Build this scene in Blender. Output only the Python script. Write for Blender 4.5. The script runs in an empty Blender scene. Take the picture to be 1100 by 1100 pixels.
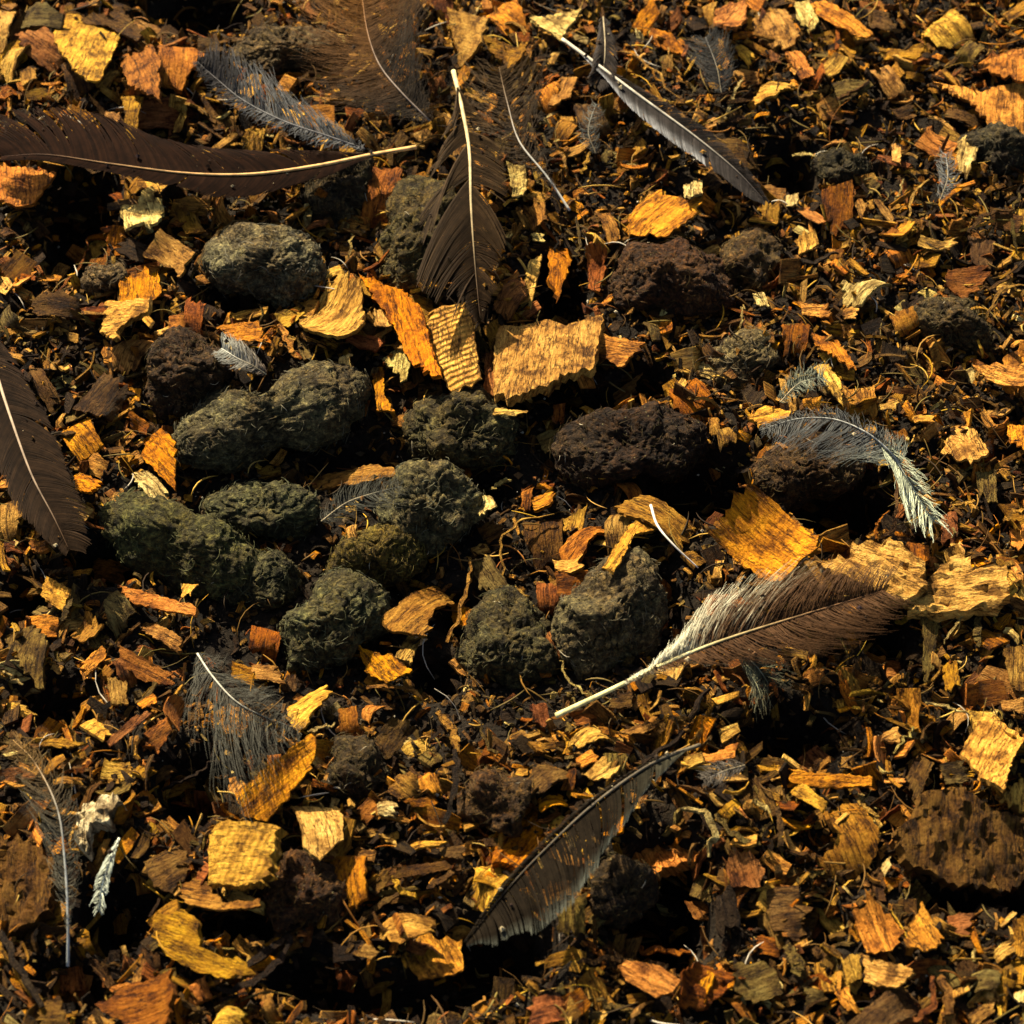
import bpy, bmesh, math, random, colorsys
from mathutils import Vector, noise, Matrix
from mathutils.geometry import delaunay_2d_cdt
random.seed(7)
sc = bpy.context.scene
COL = sc.collection
S = 0.01                       # everything below is worked out in centimetres

# ------------------------------------------------------------------ camera, sky, sun
ELEV = math.radians(55); DIST = 72.0; FOV = math.radians(24.2)
cam_pos = Vector((0, -DIST*math.cos(ELEV), DIST*math.sin(ELEV)))
fwd = (-cam_pos).normalized(); right = Vector((1, 0, 0)); upv = right.cross(fwd).normalized()
cd = bpy.data.cameras.new('camera'); cam = bpy.data.objects.new('camera', cd); COL.objects.link(cam)
cam.location = cam_pos*S
cam.rotation_euler = (math.radians(90)-ELEV, 0, 0)
cd.sensor_fit = 'HORIZONTAL'; cd.angle = FOV; cd.clip_start = 0.01; cd.clip_end = 60
cd.dof.use_dof = True; cd.dof.focus_distance = DIST*S; cd.dof.aperture_fstop = 22
sc.camera = cam

SUN_AZ = math.atan2(-0.50, 0.87); SUN_EL = math.radians(37)
sun_dir = Vector((math.sin(SUN_AZ)*math.cos(SUN_EL), math.cos(SUN_AZ)*math.cos(SUN_EL), math.sin(SUN_EL)))
w = bpy.data.worlds.new('World'); sc.world = w; w.use_nodes = True
nt = w.node_tree; bg = nt.nodes['Background']
sky = nt.nodes.new('ShaderNodeTexSky'); sky.sky_type = 'NISHITA'; sky.sun_disc = False
sky.sun_elevation = SUN_EL; sky.sun_rotation = SUN_AZ; sky.dust_density = 3; sky.ozone_density = .5
nt.links.new(sky.outputs[0], bg.inputs[0]); bg.inputs[1].default_value = 0.05
sl = bpy.data.lights.new('sun', 'SUN'); sl.energy = 5.0; sl.angle = math.radians(0.5); sl.color = (1, 0.87, 0.64)
so = bpy.data.objects.new('sun', sl); COL.objects.link(so)
so.rotation_euler = sun_dir.to_track_quat('Z', 'Y').to_euler(); so.location = sun_dir*2
sc.view_settings.view_transform = 'Standard'; sc.view_settings.look = 'None'
sc.view_settings.exposure = 1.7; sc.view_settings.gamma = 1.0
sc.render.engine = 'CYCLES'
sc.cycles.max_bounces = 4; sc.cycles.diffuse_bounces = 2; sc.cycles.glossy_bounces = 2

# ------------------------------------------------------------------ geometry of the view
TH = math.tan(FOV/2)
def ray(px, py):
    return (fwd + right*((px/1100-.5)*2*TH) + upv*((.5-py/1100)*2*TH))
def unp(px, py, z):
    d = ray(px, py); return cam_pos + d*((z-cam_pos.z)/d.z)
def onplane(px, py, c, n):
    d = ray(px, py); return cam_pos + d*((c-cam_pos).dot(n)/d.dot(n))
TILE = {'X': None, 'A': (0, 0), 'B': (350, 0), 'C': (700, 0), 'D': (0, 350), 'E': (350, 350), 'F': (700, 350),
        'G': (0, 700), 'H': (350, 700), 'I': (700, 700)}
def tp(t, pts):
    if t == 'X': return [tuple(p) for p in pts]
    o = TILE[t]; return [(o[0]+p[0]/2.75, o[1]+p[1]/2.75) for p in pts]

def ns(x, y, z=0.0): return noise.noise(Vector((x, y, z)))
def lerp(a, b, t): return a+(b-a)*t
def sstep(a, b, x):
    t = max(0, min(1, (x-a)/(b-a))); return t*t*(3-2*t)

# hollows in the ground, dug so dark spots fall in shade, pellet shadows included
HOLLOWS = [(85,240,38,52,2),(215,28,45,20,2),(845,190,28,22,1.8),(755,525,48,28,2),(905,552,50,28,2),(118,602,42,20,1.5),
 (712,668,24,42,1.2),(385,495,48,18,.8),(430,1075,75,24,1.6),(715,955,40,38,2.2),(530,1030,52,34,2),(255,1000,38,16,1.6),
 (130,985,34,38,2),(210,850,34,38,1.6),(1060,975,60,16,1.8),(712,1000,42,34,2),(845,795,50,26,1.6),(600,322,26,36,1.8),
 (640,432,35,12,1.2),(695,420,24,18,1.2),(520,522,24,18,.8),(262,335,40,12,.8),(28,650,22,22,1.2),(500,650,24,22,1.0),
 (470,720,24,20,1.0),(60,760,40,22,1.2),(950,700,22,30,1.2),(330,1060,34,24,1.6),(880,1000,24,20,1.2),(80,1060,40,24,1.2)]
HW = []
for (x, y, rx, ry, dp) in HOLLOWS:
    c = unp(x, y, -0.5); a = unp(x+rx, y, -0.5); b = unp(x, y-ry, -0.5)
    HW.append((c.x, c.y, (a-c).length*1.15, (b-c).length*1.15, dp))
BC = unp(420, 570, 0)
def basin(x, y):
    q = ((x-BC.x)/8.5)**2 + ((y-BC.y)/6.6)**2
    return math.exp(-q*q*0.8)
def Hs(x, y):
    return 0.45*ns(x/6, y/6, 3.1) - 0.9*basin(x, y)
def H(x, y):
    h = Hs(x, y) + 0.30*ns(x/2.1, y/2.1, 8.2) + 0.12*ns(x/.8, y/.8, 1.2)
    for (cx, cy, rx, ry, dp) in HW:
        q = ((x-cx)/rx)**2 + ((y-cy)/ry)**2
        if q < 3: h -= 1.2*dp*math.exp(-q*q)
    return h
def G(px, py, dz=0):
    h = 0
    for _ in range(4):
        p = unp(px, py, h+dz); h = H(p.x, p.y)
    return unp(px, py, h+dz)

# ------------------------------------------------------------------ materials
def new_mat(name):
    m = bpy.data.materials.new(name); m.use_nodes = True
    N = m.node_tree.nodes; L = m.node_tree.links
    return m, N, L, N['Principled BSDF']
def nod(N, t, **kw):
    n = N.new(t)
    for k, v in kw.items(): setattr(n, k, v)
    return n
def mixc(N, L, a, b, f, mode='MIX'):
    n = N.new('ShaderNodeMix'); n.data_type = 'RGBA'; n.blend_type = mode
    if isinstance(f, (int, float)): n.inputs[0].default_value = f
    else: L.new(f, n.inputs[0])
    for i, v in ((6, a), (7, b)):
        if isinstance(v, tuple): n.inputs[i].default_value = (*v, 1)
        else: L.new(v, n.inputs[i])
    return n.outputs[2]
def ramp(N, L, src, stops):
    r = N.new('ShaderNodeValToRGB'); L.new(src, r.inputs[0]); e = r.color_ramp.elements
    while len(e) < len(stops): e.new(0.5)
    for k, (p, v) in zip(e, stops):
        k.position = p; k.color = (v, v, v, 1) if isinstance(v, (int, float)) else (*v, 1)
    return r.outputs[0]
def noise_tex(N, L, vec, scale, detail=4, rough=.6):
    n = N.new('ShaderNodeTexNoise'); n.inputs['Scale'].default_value = scale
    n.inputs['Detail'].default_value = detail; n.inputs['Roughness'].default_value = rough
    L.new(vec, n.inputs['Vector']); return n.outputs[0]
def mapping(N, L, vec, scale):
    n = N.new('ShaderNodeMapping'); n.inputs['Scale'].default_value = scale; L.new(vec, n.inputs[0]); return n.outputs[0]

def wood_mat(name, attr=False, ribs=False):
    m, N, L, P = new_mat(name)
    uv = nod(N, 'ShaderNodeUVMap'); uv.uv_map = 'grain'
    oi = N.new('ShaderNodeObjectInfo')
    if attr:
        ca = N.new('ShaderNodeAttribute'); ca.attribute_name = 'tint'; base = ca.outputs['Color']; vec = uv.outputs[0]
    else:
        base = oi.outputs['Color']
        mu = nod(N, 'ShaderNodeMath', operation='MULTIPLY'); L.new(oi.outputs['Random'], mu.inputs[0]); mu.inputs[1].default_value = 57
        va = nod(N, 'ShaderNodeVectorMath', operation='ADD'); L.new(uv.outputs[0], va.inputs[0]); L.new(mu.outputs[0], va.inputs[1]); vec = va.outputs[0]
    fib = noise_tex(N, L, mapping(N, L, vec, (1.2, 12, 1)), 1.0, 6, .68)
    fine = noise_tex(N, L, mapping(N, L, vec, (7, 30, 1)), 1.0, 4, .75)
    blot = noise_tex(N, L, vec, 1.7, 5, .65)
    grit = noise_tex(N, L, vec, 11, 4, .7)
    c = mixc(N, L, base, ramp(N, L, fib, [(.30, (.38, .30, .24)), (.5, (.90, .88, .85)), (.68, (1.25, 1.25, 1.25))]), 1.0, 'MULTIPLY')
    c = mixc(N, L, c, ramp(N, L, fine, [(.33, (.50, .42, .36)), (.55, (1.05, 1.05, 1.05))]), .75, 'MULTIPLY')
    c = mixc(N, L, c, ramp(N, L, blot, [(.36, (.20, .13, .08)), (.48, (.85, .75, .65)), (.56, (1.05, 1.02, 1)), (.70, (1.22, 1.26, 1.4))]), .9, 'MULTIPLY')
    c = mixc(N, L, c, ramp(N, L, grit, [(.36, (.22, .16, .12)), (.45, (1, 1, 1))]), .55, 'MULTIPLY')
    ck = noise_tex(N, L, mapping(N, L, vec, (.45, 3.0, 1)), 1.0, 6, .62)
    crack = ramp(N, L, ck, [(.482, 1.0), (.496, .15), (.502, .15), (.516, 1.0)])
    c = mixc(N, L, c, mixc(N, L, c, (.10, .06, .04), 1.0, 'MULTIPLY'), nod(N, 'ShaderNodeMath', operation='SUBTRACT').outputs[0])
    sb = [q for q in N if q.bl_idname == 'ShaderNodeMath'][-1]; sb.inputs[0].default_value = 1; L.new(crack, sb.inputs[1])
    L.new(c, P.inputs['Base Color'])
    P.inputs['Roughness'].default_value = .75; P.inputs['Specular IOR Level'].default_value = .10
    add = nod(N, 'ShaderNodeMath', operation='ADD'); L.new(fib, add.inputs[0]); L.new(fine, add.inputs[1])
    hgt = add.outputs[0]
    if ribs:
        wv = N.new('ShaderNodeTexWave'); wv.wave_type = 'BANDS'; wv.bands_direction = 'X'; wv.inputs['Scale'].default_value = 1.35
        wv.inputs['Distortion'].default_value = 1.6; wv.inputs['Detail'].default_value = 3
        wv.inputs['Detail Scale'].default_value = 2.0
        L.new(vec, wv.inputs[0]); a2 = nod(N, 'ShaderNodeMath', operation='ADD'); L.new(hgt, a2.inputs[0]); L.new(wv.outputs[1], a2.inputs[1]); hgt = a2.outputs[0]
    a4 = nod(N, 'ShaderNodeMath', operation='ADD'); L.new(hgt, a4.inputs[0]); L.new(crack, a4.inputs[1]); hgt = a4.outputs[0]
    a3 = nod(N, 'ShaderNodeMath', operation='ADD'); L.new(hgt, a3.inputs[0]); L.new(grit, a3.inputs[1])
    b = N.new('ShaderNodeBump'); b.inputs['Strength'].default_value = 1.0; b.inputs['Distance'].default_value = .0014
    L.new(a3.outputs[0], b.inputs['Height']); L.new(b.outputs[0], P.inputs['Normal'])
    return m
M_CHIP = wood_mat('chip_wood'); M_RIB = wood_mat('ribbed_chip_wood', ribs=True); M_LIT = wood_mat('litter_wood', attr=True)

def pellet_mat():
    m, N, L, P = new_mat('felted_pellet')
    tc = N.new('ShaderNodeTexCoord'); oi = N.new('ShaderNodeObjectInfo'); vec = tc.outputs['Object']
    n1 = noise_tex(N, L, vec, 190, 6, .72); n2 = noise_tex(N, L, vec, 60, 4, .6); n3 = noise_tex(N, L, vec, 620, 4, .75)
    vo = N.new('ShaderNodeTexVoronoi'); vo.inputs['Scale'].default_value = 480; L.new(vec, vo.inputs[0])
    c = mixc(N, L, oi.outputs['Color'], ramp(N, L, n1, [(.32, (.22, .20, .18)), (.52, (.95, .95, .95)), (.70, (1.7, 1.7, 1.6))]), 1, 'MULTIPLY')
    c = mixc(N, L, c, ramp(N, L, n2, [(.38, (.75, .60, .45)), (.6, (1.05, 1.1, 1.02))]), .8, 'MULTIPLY')
    c = mixc(N, L, c, ramp(N, L, n3, [(.38, (.25, .23, .20)), (.52, (.9, .9, .88)), (.66, (2.6, 2.5, 2.2))]), .9, 'MULTIPLY')
    fl = nod(N, 'ShaderNodeMath', operation='LESS_THAN'); L.new(vo.outputs['Distance'], fl.inputs[0]); fl.inputs[1].default_value = .09
    c = mixc(N, L, c, (.22, .20, .12), fl.outputs[0])
    c = mixc(N, L, c, (.66, .62, .43), 1.0, 'MULTIPLY')
    L.new(c, P.inputs['Base Color']); P.inputs['Roughness'].default_value = .85; P.inputs['Specular IOR Level'].default_value = .15
    a = nod(N, 'ShaderNodeMath', operation='ADD'); L.new(n1, a.inputs[0]); L.new(n3, a.inputs[1])
    b = N.new('ShaderNodeBump'); b.inputs['Strength'].default_value = 1; b.inputs['Distance'].default_value = .0024
    L.new(a.outputs[0], b.inputs['Height']); L.new(b.outputs[0], P.inputs['Normal'])
    return m
M_PEL = pellet_mat()

def tint_mat(name, rough=.6, spec=.3, var=.6, transl=0):
    m, N, L, P = new_mat(name)
    ca = N.new('ShaderNodeAttribute'); ca.attribute_name = 'tint'
    tc = N.new('ShaderNodeTexCoord'); n1 = noise_tex(N, L, tc.outputs['Object'], 300, 4, .7)
    c = mixc(N, L, ca.outputs['Color'], ramp(N, L, n1, [(.35, (.5, .5, .5)), (.6, (1.15, 1.15, 1.15))]), var, 'MULTIPLY')
    L.new(c, P.inputs['Base Color']); P.inputs['Roughness'].default_value = rough; P.inputs['Specular IOR Level'].default_value = spec
    return m
M_FEA = tint_mat('feather_barbs', .7, .03, .7)
M_SHAFT = tint_mat('feather_shaft', .6, .12, .8)
M_FIB = tint_mat('plant_fibre', .7, .10, .7)
M_CRUMB = tint_mat('soil_crumbs', .9, .1, .5)

def soil_mat():
    m, N, L, P = new_mat('dark_soil')
    tc = N.new('ShaderNodeTexCoord'); v = tc.outputs['Object']
    n1 = noise_tex(N, L, v, 60, 8, .7); n2 = noise_tex(N, L, v, 420, 5, .75)
    c = ramp(N, L, n1, [(.3, (.004, .003, .002)), (.55, (.016, .011, .006)), (.75, (.035, .022, .010))])
    c = mixc(N, L, c, ramp(N, L, n2, [(.35, .35), (.6, 1.4)]), .9, 'MULTIPLY')
    L.new(c, P.inputs['Base Color']); P.inputs['Roughness'].default_value = .9; P.inputs['Specular IOR Level'].default_value = .12
    a = nod(N, 'ShaderNodeMath', operation='ADD'); L.new(n1, a.inputs[0]); L.new(n2, a.inputs[1])
    b = N.new('ShaderNodeBump'); b.inputs['Strength'].default_value = 1; b.inputs['Distance'].default_value = .003
    L.new(a.outputs[0], b.inputs['Height']); L.new(b.outputs[0], P.inputs['Normal'])
    return m
M_SOIL = soil_mat()

# ------------------------------------------------------------------ mesh helpers
class MB:
    def __init__(s): s.v = []; s.f = []; s.uv = []; s.c = []
    def add(s, v, f, uv=None, col=(1, 1, 1)):
        o = len(s.v); s.v += v; s.f += [tuple(i+o for i in q) for q in f]
        s.uv += uv if uv else [(0, 0)]*len(v)
        s.c += col if isinstance(col, list) else [col]*len(v)
    def build(s, name, mat, origin=None, parent=None, smooth=True, color=None, tint=True, uv=True):
        """vertices are world centimetres; the mesh is stored in metres about its origin"""
        if origin is None:
            n = len(s.v); origin = Vector((sum(p[0] for p in s.v)/n, sum(p[1] for p in s.v)/n, min(p[2] for p in s.v)))
        me = bpy.data.meshes.new(name)
        me.from_pydata([((p[0]-origin.x)*S, (p[1]-origin.y)*S, (p[2]-origin.z)*S) for p in s.v], [], s.f)
        if uv:
            ul = me.uv_layers.new(name='grain'); idx = [0]*len(me.loops); me.loops.foreach_get('vertex_index', idx)
            flat = []
            for i in idx: flat += s.uv[i]
            ul.data.foreach_set('uv', flat)
        if tint:
            ca = me.color_attributes.new('tint', 'FLOAT_COLOR', 'POINT'); fl = []
            for c in s.c: fl += (c[0], c[1], c[2], 1)
            ca.data.foreach_set('color', fl)
        if smooth: me.polygons.foreach_set('use_smooth', [True]*len(me.polygons))
        else:
            me.polygons.foreach_set('use_smooth', [True]*len(me.polygons)); me.set_sharp_from_angle(angle=math.radians(38))
        me.materials.append(mat); me.update()
        o = bpy.data.objects.new(name, me); COL.objects.link(o)
        if parent: o.parent = parent
        else: o.location = origin*S
        if color: o.color = (*color, 1)
        return o
def tag(o, label, cat, group=None, kind=None):
    if label: o['label'] = label
    if cat: o['category'] = cat
    if group: o['group'] = group
    if kind: o['kind'] = kind
def root(name, p, label, cat, group=None):
    o = bpy.data.objects.new(name, None); COL.objects.link(o); o.location = p*S; o.empty_display_size = .01
    tag(o, label, cat, group); return o

def catmull(pts, n):
    P = [Vector(p) for p in pts]; P = [P[0]*2-P[1]] + P + [P[-1]*2-P[-2]]
    out = []; m = len(P)-3
    for i in range(n+1):
        u = i/n*m; k = min(int(u), m-1); t = u-k
        a, b, c, d = P[k:k+4]
        out.append(.5*((2*b) + (c-a)*t + (2*a-5*b+4*c-d)*t*t + (3*b-a-3*c+d)*t*t*t))
    return out
def tube(mb, pts, rad, col, sides=6, squash=1.0):
    n = len(pts); v = []; f = []; cc = []
    for i, p in enumerate(pts):
        t = (pts[min(i+1, n-1)]-pts[max(i-1, 0)]).normalized()
        a = t.cross(Vector((0, 0, 1)));
        if a.length < 1e-4: a = Vector((1, 0, 0))
        a.normalize(); b = a.cross(t); r = rad[i] if isinstance(rad, list) else rad
        for k in range(sides):
            q = 2*math.pi*k/sides
            v.append(p + a*(math.cos(q)*r) + b*(math.sin(q)*r*squash)); cc.append(col[i] if isinstance(col, list) else col)
    for i in range(n-1):
        for k in range(sides):
            f.append((i*sides+k, i*sides+(k+1) % sides, (i+1)*sides+(k+1) % sides, (i+1)*sides+k))
    f.append(tuple(range(sides))[::-1]); f.append(tuple((n-1)*sides+k for k in range(sides)))
    L = 0; uv = []
    for i in range(n):
        if i: L += (pts[i]-pts[i-1]).length
        uv += [(L, k*.1) for k in range(sides)]
    mb.add(v, f, uv, cc)

# ------------------------------------------------------------------ ground
def ground():
    mb = MB(); n = 330; xs = []
    for i in range(n+1):
        u = (i/n-.5)*2
        xs.append(28*u + 320*math.copysign(abs(u)**9, u))
    v = []; f = []
    for y in xs:
        for x in xs:
            v.append((x, y, H(x, y) if abs(x) < 60 and abs(y) < 60 else Hs(x, y)))
    for j in range(n):
        for i in range(n):
            a = j*(n+1)+i; f.append((a, a+1, a+n+2, a+n+1))
    mb.add(v, f)
    o = mb.build('ground', M_SOIL, Vector((0, 0, 0)), tint=False, uv=False); tag(o, None, None, kind='structure')
ground()

# ------------------------------------------------------------------ colours of the wood
PAL = {'O': (.70, .272, .016), 'Y': (.76, .425, .060), 'P': (.80, .63, .20), 'A': (.46, .225, .024), 'B': (.15, .074, .013),
       'R': (.36, .115, .010), 'D': (.036, .020, .007), 'V': (.20, .135, .030)}
CW = {'O': 'orange', 'Y': 'golden yellow', 'P': 'pale cream', 'A': 'amber', 'B': 'brown', 'R': 'rust red', 'D': 'dark brown', 'V': 'olive brown'}
def tintc(k, rnd=random, s=.14):
    r, g, b = PAL[k]; h, sa, v = colorsys.rgb_to_hsv(r, g, b)
    h += rnd.uniform(-.006, .012); v *= rnd.uniform(1-s*1.3, 1+s); sa *= rnd.uniform(.93, 1.04)
    return colorsys.hsv_to_rgb(h % 1, min(1, sa), min(.95, v))

cam_dir = -fwd
def pick_normal(col, rnd, px, py):
    for _ in range(60):
        r = Vector((rnd.gauss(0, 1), rnd.gauss(0, 1), rnd.gauss(0, 1)))*.34
        base = Vector((0, 0, 1))*.62 + cam_dir*.38
        if col in 'YPO': base += sun_dir*.35
        elif col in 'DR': base -= Vector((sun_dir.x, sun_dir.y, 0))*.25
        n = (base+r).normalized()
        if n.dot(cam_dir) > .5 and n.dot(sun_dir) > {'Y': .68, 'P': .7, 'O': .62, 'A': .5}.get(col, .25): return n
    return Vector((0, 0, 1))

def make_chip(name, poly, col, seed, lift=.42, curl=None, thick=None, jag=1.0, rough=1.0, mat=None, nrm=None, grain=None, rigid=None):
    rnd = random.Random(seed)
    cx = sum(p[0] for p in poly)/len(poly); cy = sum(p[1] for p in poly)/len(poly)
    poly = [(cx+(x-cx)*1.1, cy+(y-cy)*1.1) for x, y in poly]
    n = nrm.normalized() if nrm else pick_normal(col, rnd, cx, cy)
    c = G(cx, cy, lift)
    for _ in range(3):
        W = [onplane(x, y, c, n) for x, y in poly]
        low = min(p.z for p in W); hi = max(p.z for p in W)
        base = max(H(c.x, c.y), Hs(c.x, c.y)-1.3)
        want = base + lift + (c.z-low)*.85
        c = unp(cx, cy, want)
    W = [onplane(x, y, c, n) for x, y in poly]
    # grain along the longest side unless given
    if grain is not None:
        g = (onplane(cx+math.cos(grain)*10, cy+math.sin(grain)*10, c, n)-c).normalized()
    else:
        best = max(range(len(W)), key=lambda i: (W[i]-W[i-1]).length); g = (W[best]-W[best-1]).normalized()
    e2 = n.cross(g).normalized()
    q = [Vector(((p-c).dot(g), (p-c).dot(e2))) for p in W]
    area = 0
    for i in range(len(q)): area += q[i-1].x*q[i].y-q[i].x*q[i-1].y
    if area < 0: q.reverse()
    area = abs(area)/2; size = math.sqrt(area)
    out = []; step = max(.07, min(.13, size*.09)); so_ = seed*1.37
    for i in range(len(q)):
        a, b = q[i], q[(i+1) % len(q)]; L = (b-a).length; m = max(2, int(L/step)); d = (b-a)/max(L, 1e-6); nn = Vector((d.y, -d.x))
        across = abs(d.y)      # an edge that cuts the grain is the ragged one
        for k in range(m):
            t = k/m; p = a.lerp(b, t)
            amp = jag*(.05+.15*across)*min(1.4, .5+size*.5)
            j = max(-.16, min(.16, amp))*(ns(p.x*6+so_, p.y*9, so_)+.7*ns(p.x*17, p.y*23+so_, 1.1+so_)) * (1 if 0 < k else .4)
            out.append(p+nn*j + Vector((j*.6*across, 0)))
    pts = list(out); ne = len(out); gs = .13 if rough > 1.9 else max(.12, min(.22, size*.13))
    x0 = min(p.x for p in out); x1 = max(p.x for p in out); y0 = min(p.y for p in out); y1 = max(p.y for p in out)
    yy = y0+gs*.5
    while yy < y1:
        xx = x0+gs*.5
        while xx < x1:
            pts.append(Vector((xx+rnd.uniform(-.3, .3)*gs, yy+rnd.uniform(-.3, .3)*gs))); xx += gs
        yy += gs
    V2, _, F, *_r = delaunay_2d_cdt(pts, [(i, (i+1) % ne) for i in range(ne)], [], 1, 1e-5)
    if not F: return None, None
    if curl is None: curl = rnd.choice([.2, .45, -.4, .7, -.6, 1.0, 1.2])
    th = thick if thick else rnd.uniform(.05, .13)*min(1.3, .6+size*.35)
    ang = rnd.uniform(0, math.pi); half = max(x1-x0, y1-y0)/2
    twist = rnd.uniform(-.12, .12)/max(.5, size)
    top = []; bot = []; uv = []
    cax = Vector((math.cos(ang), math.sin(ang))) if abs(curl) < .5 else (Vector((1, 0)) if x1-x0 > y1-y0 else Vector((0, 1)))
    for p in V2:
        s = p.dot(cax)/max(half, .3)
        z = -curl*size*.42*s*s + twist*p.x*p.y
        z += rough*((.09*ns(p.x*1.1+so_, p.y*2.6, so_) + .05*ns(p.x*2.6, p.y*8+so_, so_+4) + .022*ns(p.x*8, p.y*24, so_+9)) - (.035*max(0, .22-abs(ns(p.x*1.2, p.y*3.2, so_+12)))/.22 + .03*ns(p.x*4, p.y*11, so_+15) if rough > 1.9 else 0))
        w3 = c + g*p.x + e2*p.y + n*z
        top.append(w3); t2 = th*(1+.5*ns(p.x*3, p.y*5, so_+2))
        bot.append(w3-n*t2 + g*(.03*ns(p.x*7, p.y*7, so_+6))); uv.append((p.x+seed*3.1 % 40, p.y+seed % 17))
    m = len(top); faces = []; cnt = {}
    for t in F:
        faces.append(tuple(t)); faces.append(tuple(i+m for i in reversed(t)))
        for a, b in zip(t, t[1:]+t[:1]): cnt[(a, b)] = 1
    for (a, b) in cnt:
        if (b, a) not in cnt: faces.append((b, a, a+m, b+m))
    mb = MB(); mb.add(top+bot, faces, uv+[(u+.3, v_+.2) for u, v_ in uv])
    o = mb.build(name, mat or M_CHIP, color=tintc(col, rnd), tint=False, smooth=False)
    return o, area

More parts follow.
